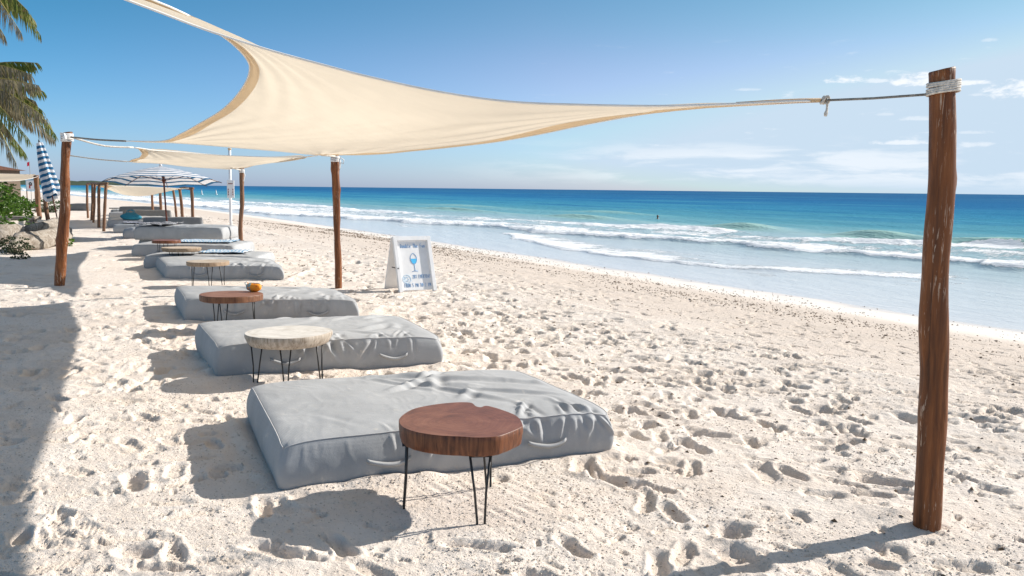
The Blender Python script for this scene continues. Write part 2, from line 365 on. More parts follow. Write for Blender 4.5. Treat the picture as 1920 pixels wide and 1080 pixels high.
MT['rope_grey'] = m_plain('grey_rope', (.25, .235, .21), .85, .3, 60, .2, .8)
MT['rag'] = m_plain('white_rag', (.75, .74, .72), .9)
MT['slab_brown'] = m_slab('varnished_brown_slab', (.095, .033, .018), (.185, .068, .038), (.26, .11, .064), (.045, .012, .005), (.20, .07, .028))
MT['slab_brown2'] = m_slab('dull_brown_slab', (.12, .05, .03), (.21, .095, .06), (.28, .15, .10), (.07, .025, .012), (.22, .10, .05), .55)
MT['slab_pale'] = m_slab('bleached_slab', (.42, .38, .33), (.56, .54, .505), (.67, .645, .61), (.22, .175, .13), (.50, .44, .37), .75, 16)
MT['slab_tan'] = m_slab('tan_slab', (.30, .23, .16), (.43, .35, .27), (.53, .46, .39), (.18, .12, .075), (.38, .28, .19), .7, 18)
MT['black_iron'] = m_plain('black_iron', (.018, .017, .016), .45, .3, 60, .5)
MT['white_paint'] = m_plain('white_paint', (.80, .80, .80), .5, .04)
MT['ink_blue'] = m_plain('blue_ink', (.02, .26, .60), .6, .1)
MT['ink_cyan'] = m_plain('cyan_ink', (.08, .50, .85), .6, .1)
MT['ink_pale'] = m_plain('pale_blue_ink', (.35, .62, .85), .6, .1)
MT['navy'] = m_cloth('navy_canvas', (.025, .135, .27), .8, .15)
MT['white_cloth'] = m_cloth('white_canvas', (.78, .78, .80), .8, .3)
MT['dark_pole'] = m_plain('dark_red_pole', (.10, .028, .018), .5)
MT['leaf'] = None
MT['drift'] = None

def m_leaf(name, a, b, c=None, trans=.35):
    t = NT(name); oi = t.N.new('ShaderNodeNewGeometry'); n = t.noise(t.coord(), 9, 3, .7)
    r = oi.outputs['Random Per Island']
    colr = t.mix(r, a, b); 
    if c: colr = t.mix(t.rng(n, .52, .68), colr, c)
    t.set(colr, .45, None, .4)
    tr = t.N.new('ShaderNodeBsdfTranslucent'); t.L.new(colr, tr.inputs[0]); mx = t.N.new('ShaderNodeMixShader'); mx.inputs[0].default_value = trans
    t.L.new(t.b.outputs[0], mx.inputs[1]); t.L.new(tr.outputs[0], mx.inputs[2]); t.L.new(mx.outputs[0], t.out.inputs[0])
    return t.mat
MT['leaf'] = m_leaf('seagrape_leaf', (.05, .12, .015), (.13, .24, .03))
MT['leaf_dark'] = m_leaf('dark_leaf', (.025, .05, .02), (.06, .09, .035), (.09, .08, .05))
MT['leaf_low'] = m_leaf('low_leaf', (.05, .10, .03), (.10, .15, .05))
MT['palm'] = m_leaf('palm_green', (.09, .14, .025), (.21, .22, .05), (.24, .18, .08))
MT['palm_dry'] = m_leaf('palm_dry', (.17, .15, .09), (.31, .27, .18), (.14, .11, .07))
MT['rachis'] = m_plain('palm_rachis', (.32, .27, .08), .5)
MT['bark'] = m_plain('palm_bark', (.20, .17, .14), .9, .3, 5, .2, 1.)
def m_drift():
    t = NT('driftwood'); v = t.coord(scale=(2, 9, 9)); n = t.noise(v, 1.2, 7, .7, 1.2); n2 = t.noise(t.coord(), 1.6, 5, .6, .5)
    c = t.ramp(n, [(.30, (.10, .075, .055)), (.44, (.24, .20, .16)), (.62, (.40, .36, .31)), (.78, (.52, .48, .43))])
    c = t.mix(t.rng(n2, .60, .70, 0, .7), c, (.05, .04, .035))
    return t.set(c, .9, t.bump(n, .8, .03), .2)
MT['drift'] = m_drift()

# ------------------------------------------------------------------ the beach
R0 = P(1738, 985); B0 = P(634, 545)
U2 = (B0 - R0).to_2d().normalized(); N2 = Vector((U2.y, -U2.x))      # along the shore / towards the sea
SHORE_ROT = math.atan2(N2.y, N2.x)
def dn0(X, Y): return (X - R0.x) * N2.x + (Y - R0.y) * N2.y
def dn(X, Y):       # distance seaward of the post row; the bay curves away to the left beyond 65 m
    q = (un(X, Y) - 85) / 30; return dn0(X, Y) + .115 * 30 * np.logaddexp(0, q)
def un(X, Y): return (X - R0.x) * U2.x + (Y - R0.y) * U2.y
SEA = -1.0
def beach_z(d):
    z = np.where(d < 3, 0, -.85 * sst(d, 1.0, 14.5) / sst(np.array(11.), 1., 14.5))
    z = np.where(d > 11, -.85 - .075 * (d - 11) - .0*(d-11), z)
    return np.maximum(z, -6.)
QUADS = {}
def place_mats():
    L = []
    def m(fl, fr=None, ang=None, w=1.42, l=2.0, h=.25, z=0.):
        a = fl
        if fr is not None:
            ang = math.atan2(fr.y - a.y, fr.x - a.x); l = (fr - a).length
        L.append((a, ang, l, w, h, z))
    def mq(fl, fr, bl, br, h):
        A, B, C, D = [P(*q, h) for q in (fl, fr, bl, br)]
        for v in (A, B, C, D): v.z = 0
        w = ((C - A).length + (D - B).length) / 2; m(A, B, w=w, h=h + .028); ang = L[-1][1]; R_ = Matrix.Rotation(-ang, 3, 'Z')
        QUADS[len(L) - 1] = [(R_ @ (v - A)).to_2d() for v in (A, B, C, D)]
    mq((524, 838), (1148, 774), (466, 724), (962, 694), .25)
    mq((405, 651), (828, 634), (368, 608), (744, 593), .26)
    mq((346, 563), (671, 566), (329, 538), (625, 543), .25)
    mq((312, 500), (531, 502), (293, 482), (505, 486), .22)
    m(Vector((-7.05, 17.3, 0)), ang=.03, l=2.15, h=.26)
    m(Vector((-8.45, 20.1, 0)), ang=.03, l=2.25, h=.29, w=1.75)
    m(Vector((-9.45, 22.9, 0)), ang=.02, l=2.2, h=.25)
    m(Vector((-9.48, 22.7, 0)), ang=.02, l=2.2, h=.31, z=.25)
    m(Vector((-11.6, 27.0, 0)), ang=.25, l=2.1, h=.28)
    m(Vector((-13.2, 30.0, 0)), ang=.25, l=2.1, h=.28)
    m(Vector((-15.1, 33.8, 0)), ang=.25, l=2.1, h=.28)
    m(Vector((-16.7, 37.5, 0)), ang=.25, l=2.1, h=.28)
    m(Vector((-18.9, 42.5, 0)), ang=.25, l=2.1, h=.3)
    m(Vector((-20.8, 47.0, 0)), ang=.25, l=2.1, h=.3)
    return L
MATS = place_mats()
TABLES = [  # centre, radius, top height, kind, rotation
    dict(c=P(863, 792, .43), z=.43), dict(c=P(541, 622, .41), z=.41), dict(c=P(433, 551, .41), z=.41), dict(c=P(390, 489.5, .40), z=.40),
    dict(c=P(340, 464, .41), z=.41), dict(c=P(312, 450, .41), z=.41), dict(c=P(218, 389.5, .42), z=.42)]

def axis_angles():
    dense = np.linspace(math.radians(-34), math.radians(34), 720)
    g = np.radians(np.array([1, 2.5, 5, 9, 14, 20, 28, 38, 50, 65, 80, 100, 120, 142, 146.]))
    return np.concatenate([-(g + math.radians(34))[::-1], dense, g + math.radians(34)])
def build_sand():
    th = axis_angles()
    r = np.concatenate([[.3, 1., 1.8, 2.4, 2.8], np.geomspace(3.1, 90, 900), np.geomspace(95, 9000, 40)])
    R, T = np.meshgrid(r, th, indexing='ij'); X = R * np.sin(T); Y = R * np.cos(T)
    d = dn(X, Y); u = un(X, Y)
    z = beach_z(d)
    keep_rough = sst(-d, -11.3, -9.0)
    fade = 1 - sst(R, 45, 90)
    # trampled zones
    tr = sst(fbm(X * .22, Y * .22, 3, 5), -.25, .35)
    rgh = (.35 + .65 * tr) * keep_rough
    hz = .018 * fbm(X * .7, Y * .7, 3, 1) + rgh * (.024 * fbm(X * 1.9, Y * 1.9, 3, 9) + .007 * fbm(X * 6, Y * 6, 3, 20))
    rid = 1 - np.abs(fbm(X * 4.2 + .8 * vnoise(X * 2, Y * 2, 77), Y * 4.2, 3, 31)); hz += rgh * .009 * (rid ** 4) * sst(R, 4, 8)
    near = 1 - sst(R, 14, 30)
    hz += rgh * .0045 * fbm(X * 13, Y * 13, 3, 66)
    hz += near * keep_rough * (.0022 * fbm(X * 22, Y * 22, 2, 44) + .007 * np.maximum(0, fbm(X * 26, Y * 26, 2, 51) - .3) * (.3 + tr))
    z = z + hz * fade
    pit = np.zeros_like(z)
    # footprints
    rng = np.random.default_rng(5)
    lr = np.log(r)
    def patch(x, y, rad):
        rr = math.hypot(x, y); tt = math.atan2(x, y)
        if rr < rad + .4: return None
        i0, i1 = np.searchsorted(r, [rr - rad, rr + rad]); dt = rad / rr
        j0, j1 = np.searchsorted(th, [tt - dt, tt + dt])
        if i1 - i0 < 2 or j1 - j0 < 2: return None
        return slice(i0, i1), slice(j0, j1)
    def print_at(x, y, a, L=.27, W=.105, dep=.035, tread=False, rim=.30):
        sl = patch(x, y, L * 1.1)
        if sl is None: return
        dx = X[sl] - x; dy = Y[sl] - y; c, s = math.cos(a), math.sin(a)
        p = (dx * c + dy * s) / (L / 2); q = (-dx * s + dy * c) / (W / 2)
        wd = 1. - .18 * np.cos(p * 3.0) + .1 * p
        rr_ = np.sqrt(p * p + (q / wd) ** 2) + .12 * vnoise(dx * 16 + x * 7, dy * 16 + y * 5, 3)
        bowl = -dep * (1 - sst(rr_, .70, 1.03)) * (1 + .35 * p)
        rimh = dep * rim * np.exp(-((rr_ - 1.22) / .20) ** 2) * (.6 + .8 * vnoise(dx * 9 + x, dy * 9, 8))
        if tread: bowl = bowl * .35 + .005 * np.sin(p * 26) * np.sin(q*9) * (1 - sst(rr_, .85, 1.0))
        z[sl] += bowl + rimh; pit[sl] = np.maximum(pit[sl], (1 - sst(rr_, .6, 1.05)))
    def clear(x, y):
        for (a, ang, l, w, h, zz) in MATS:
            v = Vector((x - a.x, y - a.y)); c, s = math.cos(ang), math.sin(ang)
            lx, ly = v.x * c + v.y * s, -v.x * s + v.y * c
            if -.12 < lx < l + .12 and -.12 < ly < w + .12: return False
        if (Vector((x, y)) - TABLES[0]['c'].to_2d()).length < .42: return False
        return True
    n = 0
    for k in range(9000):
        rr = rng.uniform(3.3, 42) ** 1.0; tt = rng.uniform(-.58, .56); x, y = rr * math.sin(tt), rr * math.cos(tt)
        if rng.random() > (1.0 if rr > 12 else .30 + .058 * rr): pass
        dd = dn(x, y)
        if dd > 9.8 or not clear(x, y): continue
        t = float(sst(np.array(fbm(np.array([x * .22]), np.array([y * .22]), 3, 5)[0]), -.35, .3))
        pr = np.interp(rr, [3.5, 5.5, 6.5, 10, 14, 25, 42], [.10, .22, .9, 1., .85, .7, .6]) * (.45 if (x < -1.2 and rr < 12) else 1.) * (.3 if x > 2.4 and rr < 9 else 1.)
        if rng.random() > (.22 + .78 * t) * pr: continue
        ang = SHORE_ROT + PI / 2 + rng.normal(0, .5) if rng.random() < .35 else rng.normal(-.2, .6)
        print_at(x, y, ang, rng.uniform(.14, .36), rng.uniform(.08, .20), rng.uniform(.014, .040) * (1.0 if dd < 6 else .7))
        n += 1
    for k in range(900):      # churned sand to the right of the nearest mattress
        x, y = rng.normal(1.9, 1.7), rng.normal(8.2, 2.1)
        if y > 4.6 and clear(x, y) and dn(x, y) < 9 and float(vnoise(np.array(x * .8), np.array(y * .8), 140)) > rng.uniform(-.7, .3): print_at(x, y, rng.normal(-.2, .7), rng.uniform(.08, .26), rng.uniform(.05, .13), rng.uniform(.011, .029), rim=.35)
    for k in range(1600):
        rr = rng.uniform(3.6, 16); tt = rng.uniform(-.56, .56); x, y = rr * math.sin(tt), rr * math.cos(tt)
        if clear(x, y) and dn(x, y) < 9: print_at(x, y, rng.normal(-.2, .8), rng.uniform(.05, .13), rng.uniform(.03, .07), rng.uniform(.006, .016), rim=.4)
    # walking trails in the foreground
    for k in range(34):
        x, y = rng.uniform(-3, 7), rng.uniform(5.5, 18); hd = SHORE_ROT + PI / 2 * rng.choice([1, -1]) + rng.normal(0, .35)
        for s_ in range(rng.integers(4, 12)):
            off = .11 * (-1) ** s_; px, py = x + math.cos(hd + PI / 2) * off, y + math.sin(hd + PI / 2) * off
            if clear(px, py) and dn(px, py) < 9: print_at(px, py, hd + rng.normal(0, .12), .27, .105, rng.uniform(.02, .036))
            x += .62 * math.cos(hd); y += .62 * math.sin(hd); hd += rng.normal(0, .06)
    for k in range(60):
        q = P(rng.uniform(20, 420), rng.uniform(640, 1060))
        if clear(q.x, q.y): print_at(q.x, q.y, rng.uniform(0, PI), .30, .115, .022, True, .3)
    # smoothed, rake-marked patch below the nearest table, calm sand where the mattresses lie
    c0 = TABLES[0]['c']; dist = np.hypot(X - c0.x - .08, (Y - c0.y - .12) * 1.25)
    m = 1 - sst(dist, .30, .52); base = .0
    z = z * (1 - m) + m * (.004 * np.sin((X * .75 + Y * .55) * 95) * vnoise(X * 3, Y * 3, 4) - .004)
    for (a, ang, l, w, h, zz) in MATS[:6]:
        c, s = math.cos(ang), math.sin(ang); lx = (X - a.x) * c + (Y - a.y) * s; ly = -(X - a.x) * s + (Y - a.y) * c
        o = np.maximum(np.maximum(-lx, lx - l), np.maximum(-ly, ly - w)); m = 1 - sst(o, -.02, .22)
        z = z * (1 - .75 * m) + m * .012 * sst(o, -.05, .02) * (1 + .8 * vnoise(X * 6, Y * 6, 15)) - .02 * (1 - sst(o, -.12, -.03)) + .024 * np.exp(-((o - .055) / .05) ** 2) * np.clip(.45 + vnoise(X * 4, Y * 4, 16) + .4 * vnoise(X * 11, Y * 11, 17), 0, 2)
    # mound at the foot of the posts
    for p in (R0 + Vector((-.05, .12, 0)), B0, P(112, 540)):
        dd_ = np.hypot(X - p.x + .03, Y - p.y); z += .035 * np.exp(-(dd_ / .17) ** 2) * (1 + .3 * vnoise(X * 14, Y * 14, 6))
    print('footprints', n)
    me, used = grid_mesh('sand', X, Y, z)
    a = me.attributes.new('sea_side', 'FLOAT', 'POINT'); a.data.foreach_set('value', d.ravel()[used].astype(np.float32))
    a = me.attributes.new('deep', 'FLOAT', 'POINT'); a.data.foreach_set('value', pit.ravel()[used].astype(np.float32))
    o = link('sand', me, MT['sand'], smooth=False); tag(o, kind='structure')
    from mathutils.interpolate import poly_3d_calc
    def hgt(x, y):
        i = min(max(np.searchsorted(r, math.hypot(x, y)), 0), len(r) - 1); j = min(np.searchsorted(th, math.atan2(x, y)), len(th) - 1)
        return float(z[i, j])
    return hgt
ground = build_sand()

def build_sea():
    th = np.concatenate([np.radians([-75, -60, -48, -40]), np.linspace(math.radians(-34), math.radians(33), 560), np.radians([36, 40, 46, 55, 66, 80, 95, 112])])
    r = np.concatenate([[8, 10, 12, 14, 15.5], np.geomspace(16.5, 260, 500), np.geomspace(275, 40000, 60)])
    R, T = np.meshgrid(r, th, indexing='ij'); X = R * np.sin(T); Y = R * np.cos(T); d = dn(X, Y); u = un(X, Y)
    u = np.clip(u, -200, 900) + 0 * X; z = np.full_like(X, SEA); foam = np.zeros_like(z); crest = np.zeros_like(z)
    w = sst(d, 13, 40)
    z += w * (.07 * np.sin(d * .55 + 2.2 * fbm(u * .03, d * .03, 2, 60)) * (1 - sst(R, 120, 260)) + .04 * fbm(d * .5, u * .25, 3, 62))
    # outer breaking crests, just starting to curl
    dc = 39.2 + 1.2 * vnoise(u * .06, u * 0 + 3, 70)
    def win(c, s): return np.exp(-((u - c) / s) ** 2)
    am = .42 * win(47.5, 3.0) + .44 * win(34.5, 2.8) + .45 * win(26.0, 4.2) + .35 * win(69, 5) + .30 * win(96, 9) + .5 * win(16, 3) + .06
    prof = np.where(d < dc, np.exp(-((d - dc) / .8) ** 2), np.exp(-((d - dc) / 3.0) ** 2))
    z += am * prof; crest += np.clip(am * 2.8, 0, 1) * np.exp(-((d - dc + .2) / 1.7) ** 2)
    foam += .95 * (win(26.5, 1.7) + .6 * win(15, 3) + .3 * win(96, 10)) * np.exp(-((d - dc + 1.2) / .9) ** 2)
    # second, greener swell behind
    am2 = .35 * win(84, 8) + .35 * win(30, 6) * 0 + .3 * win(120, 12); z += am2 * np.exp(-((d - 53) / 2.2) ** 2); crest += am2 * 2 * np.exp(-((d - 52.4) / 1.8) ** 2)
    # broad foam belt with a rolling front
    df = 21.5 + 3.6 * sst(-u, -58, -20) - 6.5 * sst(u, 50, 85) + .9 * vnoise(u * .25, u * 0, 72) + .45 * vnoise(u * 1.1, u * 0 + 9, 73)
    db = 36.5 + 1.8 * vnoise(u * .11, u * 0 + 5, 74) - 5 * sst(u, 55, 90)
    belt = sst(d, df - .2, df + .25) * (1 - sst(d, db - 3, db + 1.0))
    lumps = .5 + .5 * vnoise(u * 1.6, d * 1.6, 75)
    z += .20 * np.exp(-((d - df - .35) / .42) ** 2) * (.6 + .6 * lumps) + belt * (.05 + .07 * fbm(u * 1.5, d * 1.5, 3, 76))
    foam += belt * (.50 - .08 * sst(d, df, db) + .20 * fbm(u * .22, d * .35, 3, 91)) + .35 * np.exp(-((d - df - .3) / .45) ** 2)
    foam += .50 * np.exp(-((d - df - 4.5 - 1.2 * vnoise(u * .12, u * 0, 80)) / .7) ** 2) * (.4 + .6 * vnoise(u * .2, u * 0 + 7, 81))
    # second roller, brighter, further up the belt
    d2 = db - 3.2 + .7 * vnoise(u * .5, u * 0 + 1, 82); foam += .55 * np.clip(vnoise(u * .13, u * 0 + 2, 83) + .25, 0, 1) * np.exp(-((d - d2) / .8) ** 2)
    z += .22 * np.clip(vnoise(u * .13, u * 0 + 2, 83) + .25, 0, 1) * np.exp(-((d - d2) / .7) ** 2)
    # thin bore running up the shallows
    b = np.where(u > 26, 15.9 + 4.6 * ((u - 26) / 20) ** 2, 15.9 + 3.8 * ((26 - u) / 9.) ** 2) + .3 * vnoise(u * .7, u * 0, 84)
    wb = sst(u, 15.5, 18) * (1 - sst(u, 42, 48))
    bl = np.where(d > b, np.exp(-((d - b) / .6) ** 2), np.exp(-((d - b) / .16) ** 2)); foam += (.50 + .28 * vnoise(u * .8, d * 1.5, 93)) * bl * wb; z += .09 * bl * wb * (.7 + .5 * lumps)
    foam += .36 * wb * sst(d, b, b + .5) * (1 - sst(d, b + 1, b + 5))
    # lace at the very edge of the wash
    e = 13.55 + .35 * vnoise(u * .2, u * 0, 85) + .12 * vnoise(u * 1.2, u * 0, 86); foam += (.22 + .16 * vnoise(u * .9, u * 0 + 3, 95)) * np.exp(-((d - e) / .22) ** 2)
    foam += .20 * np.clip(fbm(u * .5, d * 1.1, 3, 97) + .1, 0, 1) * sst(d, 14, 17) * (1 - sst(d, 24, 27)); foam += .30 * sst(d, 14, 16) * (1 - sst(d, 20, 24)) * (.5 + .8 * vnoise(u * .25, d * .5, 88))
    # local frame: x = away from shore, y = along it
    mask = (d[:-1, :-1] > 11.5) & (d[1:, 1:] > 11.5) & (d[:-1, 1:] > 11.5) & (d[1:, :-1] > 11.5)
    me, used = grid_mesh('sea', dn0(X, Y), un(X, Y), z, mask)
    for nm, arr in (('foam', np.clip(foam, 0, 1.2)), ('crest', np.clip(crest, 0, 1.2)), ('sea_side', d)):
        a = me.attributes.new(nm, 'FLOAT', 'POINT'); a.data.foreach_set('value', arr.ravel()[used].astype(np.float32))
    o = link('sea', me, MT['water'], smooth=False); tag(o, kind='structure')
    o.location = (R0.x, R0.y, 0); o.rotation_euler = (0, 0, SHORE_ROT)
    # mirrored handedness is avoided: (d,u) axes are N2 and U2
build_sea()

# ------------------------------------------------------------------ distant headland
def headland():
    t = NT('headland_forest'); n = t.noise(t.coord(scale=(.01, .01, .05)), 1, 6, .7); t.set(t.mix(n, (.035, .055, .04), (.06, .075, .05)), .9, None, .1)
    us = np.linspace(0, 1, 90); Yf = 1500.
    X = []; Z = []; Yv = []
    for k, a in enumerate(us):
        px = -260 + a * 470; h = 7.5 + 2.2 * math.sin(a * 31) + 1.6 * random.random() + (3. if a < .75 else 0)
        h *= min(1, (1 - a) * 9); q = Q(px, 345, Yf + 500 * a)
        X.append([q.x, q.x, q.x, q.x]); Yv.append([q.y, q.y + 20, q.y + 60, q.y + 300]); Z.append([SEA - .5, SEA + h * .7, SEA + h, SEA + h * .4])
    me, _ = grid_mesh('headland', np.array(X), np.array(Yv), np.array(Z)); tag(link('headland', me, t.mat), kind='structure')
headland()

# ------------------------------------------------------------------ mattresses
def folds_for(seed, n, lo, hi, w, amp=1.):
    g = random.Random(seed); L = []
    for k in range(n):
        x = g.uniform(lo, hi)
        if g.random() < .62:      # crosses the seam, fans down the front face
            s0, s1 = g.uniform(-.20, -.08), g.uniform(.02, .38); sl = g.uniform(-.16, .16)
            L.append((x + sl, s0, x - sl * .6, s1, g.uniform(.011, .024), g.uniform(.006, .015) * amp))
        else:                     # long soft fold on the top
            y0 = g.uniform(.1, w * .95); a = g.uniform(.4, 1.4) * g.choice([1, 1, -1]); ln = g.uniform(.25, .6)
            L.append((x, y0, x + ln * math.cos(a), y0 + ln * math.sin(a) * .9, g.uniform(.022, .05), g.uniform(.006, .015) * amp))
    return L
def mattress(i, spec, label, group='grey beach mattresses lying in a row', res=1., folds=None, mat=None, handles=True):
    a, ang, l, w, h, z0 = spec
    root = empty('beach_mattress', (a.x, a.y, z0 - .02), label, 'mattress', group, ang)
    h = h + .02
    nx, ny, nz = max(24, int(190 * res)), max(16, int(120 * res)), max(6, int(26 * res))
    rcor = .045
    if folds is None: folds = folds_for(100 + i, int(26), .3 * l, .98 * l, w)
    sheets = []
    def deform(X, Y, Zt, side):
        """X,Y in plan 0..l,0..w ; Zt 0..1 height"""
        # rounded corners in plan
        cx = np.clip(X, rcor, l - rcor); cy = np.clip(Y, rcor, w - rcor); dx = X - cx; dy = Y - cy; q = np.hypot(dx, dy)
        m = np.maximum(np.abs(dx), np.abs(dy)); k = np.where(q > 1e-9, m / np.maximum(q, 1e-9), 1.)
        X2 = cx + dx * k; Y2 = cy + dy * k
        ux = X / l * 2 - 1; uy = Y / w * 2 - 1
        # bulge of the sides: widest low down, drawn in at the seam
        bul = .040 * np.sin(np.clip(Zt, 0, 1) * PI * .86 + .30) - .018
        ex = np.sign(ux) * np.abs(ux) ** 6; ey = np.sign(uy) * np.abs(uy) ** 6
        X2 = X2 + ex * bul; Y2 = Y2 + ey * bul
        crown = .020 * (1 - ux ** 4) * (1 - uy ** 4) + .008 * fbm(X * 1.6 + i * 9, Y * 1.6, 3, 90 + i)
        sag = -.030 * np.abs(ux) ** 9 * np.abs(uy) ** 9 - .010 * (np.abs(ux) ** 30 + np.abs(uy) ** 30)
        Z = Zt * h + (crown + sag) * Zt
        if i in QUADS:
            a_, b_, c_, d_ = QUADS[i]; uu, vv = X2 / l, Y2 / w
            X2, Y2 = [(1 - uu) * (1 - vv) * a_[k] + uu * (1 - vv) * b_[k] + (1 - uu) * vv * c_[k] + uu * vv * d_[k] for k in (0, 1)]
        return X2, Y2, Z
    def foldh(X, S):
        t = np.zeros_like(X)
        for (x0, s0, x1, s1, wd, am) in folds:
            vx, vs = x1 - x0, s1 - s0; L2 = vx * vx + vs * vs
            tt = np.clip(((X - x0) * vx + (S - s0) * vs) / L2, 0, 1); px, ps = x0 + tt * vx, s0 + tt * vs
            sd_ = ((X - x0) * vs - (S - s0) * vx) / math.sqrt(L2) + .012 * vnoise(X * 9, S * 9, 41)
            dd = np.hypot(X - px, S - ps); f = np.exp(-(dd / wd) ** 2); env = np.clip(np.sin(np.clip(tt, .02, .98) * PI), 0, 1) ** .6
            t += am * env * (f * 1.0 - .75 * np.exp(-((sd_ - 1.7 * wd) / (wd * 1.1)) ** 2) * np.exp(-(np.maximum(0, dd - wd * 2.6) / wd) ** 2))
        t += .0035 * vnoise(X * 6, S * 6, 43) + .0022 * (1 - np.abs(vnoise(X * 13 + 2 * vnoise(X * 3, S * 3, 46), S * 5, 44))) ** 2
        return t
    # top sheet
    gx = np.linspace(0, l, nx); gy = np.linspace(0, w, ny); X, Y = np.meshgrid(gx, gy, indexing='ij'); Zt = np.ones_like(X)
    X2, Y2, Z2 = deform(X, Y, Zt, 0); fh = foldh(X, Y) + .6 * foldh(X, -.3 + 0 * Y) * 0
    Z2 = Z2 + fh * sst(np.minimum(np.minimum(X, l - X), np.minimum(Y, w - Y)), -.04, .10)
    top = (X2, Y2, Z2)
    # wall: perimeter loop
    per = []
    for x in gx[:-1]: per.append((x, 0, 0, -1))
    for y in gy[:-1]: per.append((l, y, 1, 0))
    for x in gx[::-1][:-1]: per.append((x, w, 0, 1))
    for y in gy[::-1][:-1]: per.append((0, y, -1, 0))
    per = np.array(per + [per[0]]); zt = 1 - np.linspace(0, 1, nz) ** 1.15
    PX = np.repeat(per[:, 0][:, None], nz, 1); PY = np.repeat(per[:, 1][:, None], nz, 1); ZT = np.repeat(zt[None, :], len(per), 0)
    WX, WY, WZ = deform(PX, PY, ZT, 1)
    # seam height follows the top sheet's edge
    front = per[:, 3] == -1
    A = foldh(PX, -(1 - ZT) * h); Bk = foldh(PX * 0 + 7.7 + PY, -(1 - ZT) * h)
    nrm_x, nrm_y = per[:, 2][:, None], per[:, 3][:, None]
    am = np.where(np.abs(nrm_y) > 0, A * 1.25, Bk * .6 + .003 * fbm(PY * 3, ZT * 2, 2, 45))
    env = sst(ZT, 0., .2) * sst(1 - ZT, 0.0, .12); WX += nrm_x * am * env; WY += nrm_y * am * env
    # write into one mesh
    vs = []; fs = []
    n0, m0 = top[0].shape; co1 = np.stack(top, -1).reshape(-1, 3); id1 = np.arange(n0 * m0).reshape(n0, m0)
    q1 = np.stack([id1[:-1, :-1], id1[1:, :-1], id1[1:, 1:], id1[:-1, 1:]], -1).reshape(-1, 4)
    n1, m1 = WX.shape; co2 = np.stack([WX, WY, WZ], -1).reshape(-1, 3); id2 = np.arange(n1 * m1).reshape(n1, m1) + len(co1)
    q2 = np.stack([id2[:-1, :-1], id2[:-1, 1:], id2[1:, 1:], id2[1:, :-1]], -1).reshape(-1, 4)
    # snap wall's first column to the top sheet border
    border = np.concatenate([id1[:-1, 0], id1[-1, :-1], id1[::-1, -1][:-1], id1[0, ::-1][:-1], [id1[0, 0]]]); co2.reshape(n1, m1, 3)[:, 0] = co1[border]
    me = bpy.data.meshes.new('cover'); me.from_pydata(np.concatenate([co1, co2]).tolist(), [], np.concatenate([q1, q2]).tolist())
    bm = bmesh.new(); bm.from_mesh(me); bmesh.ops.remove_doubles(bm, verts=bm.verts, dist=.0008); bmesh.ops.recalc_face_normals(bm, faces=bm.faces)
    bot = [e for e in bm.edges if e.is_boundary]; bmesh.ops.holes_fill(bm, edges=bot, sides=0); bm.to_mesh(me); bm.free()
    link('cover', me, mat or MT['canvas'], root)
    step = max(1, int(2 * res) if res > .6 else 1)
    seam = [Vector(co1[k]) + Vector((0, 0, .001)) for k in border[:-1:2]]
    pb = MB(); pb.tube(seam, .0032, 5, closed=True); pb.build('piping', MT['piping'] if res > .4 else mat or MT['canvas'], root)
    if handles:
        for fx in (.29, .77):
            hb = MB(); x0 = l * fx; hw = .125; pts = []
            WXf = WX[front[:], :] if False else None
            for k in range(15):
                t = k / 14; x = x0 - hw + 2 * hw * t; out = .040 + .016 * math.sin(PI * t) ** .7; zz = h * .52 - .034 * math.sin(PI * t) ** .8 + (.006 * math.sin(5 * t + i))
                pts.append((x, -out, zz))
            vs = []; fsx = []
            for k, p in enumerate(pts):
                tw = .35 * math.sin(PI * k / 14)
                vs += [(p[0], p[1] - .006 * tw, p[2] - .013), (p[0], p[1] - .004, p[2]), (p[0], p[1] + .014 * tw, p[2] + .013), (p[0], p[1] + .002, p[2])]
            for k in range(14):
                for c in range(4): fsx.append((k * 4 + c, k * 4 + (c + 1) % 4, k * 4 + 4 + (c + 1) % 4, k * 4 + 4 + c))
            fsx += [(0, 3, 2, 1), (56, 57, 58, 59)]
            hb.add(vs, fsx)
            hb.build('handle', MT['piping'] if res > .6 and False else (mat or MT['canvas']), root)
    return root
LBL = ['nearest and largest looking grey mattress, beside the brown live-edge table',
       'grey mattress behind the thick pale driftwood-topped table, second nearest',
       'grey mattress behind the round brown table with the orange pouch',
       'crumpled grey mattress behind the light tan table, fourth from the front',
       'grey mattress with a blue-white striped towel, behind the pale table with thin legs',
       'grey mattress carrying the long striped towel just in front of the stacked mattresses',
       'lower grey mattress of the stack of two behind the parasol pole',
       'upper grey mattress of the stack of two, with a black patterned towel on it',
       'grey mattress with slack cover just beyond the stack of two mattresses',
       'grey mattress with creased side, carrying a patterned towel, beyond the slack one',
       'grey mattress carrying the teal bag beside the tan posts',
       'grey mattress under the far shade sail, just beyond the teal bag',
       'far grey mattress under the small far table',
       'farthest grey mattress of the row near the bare sand']
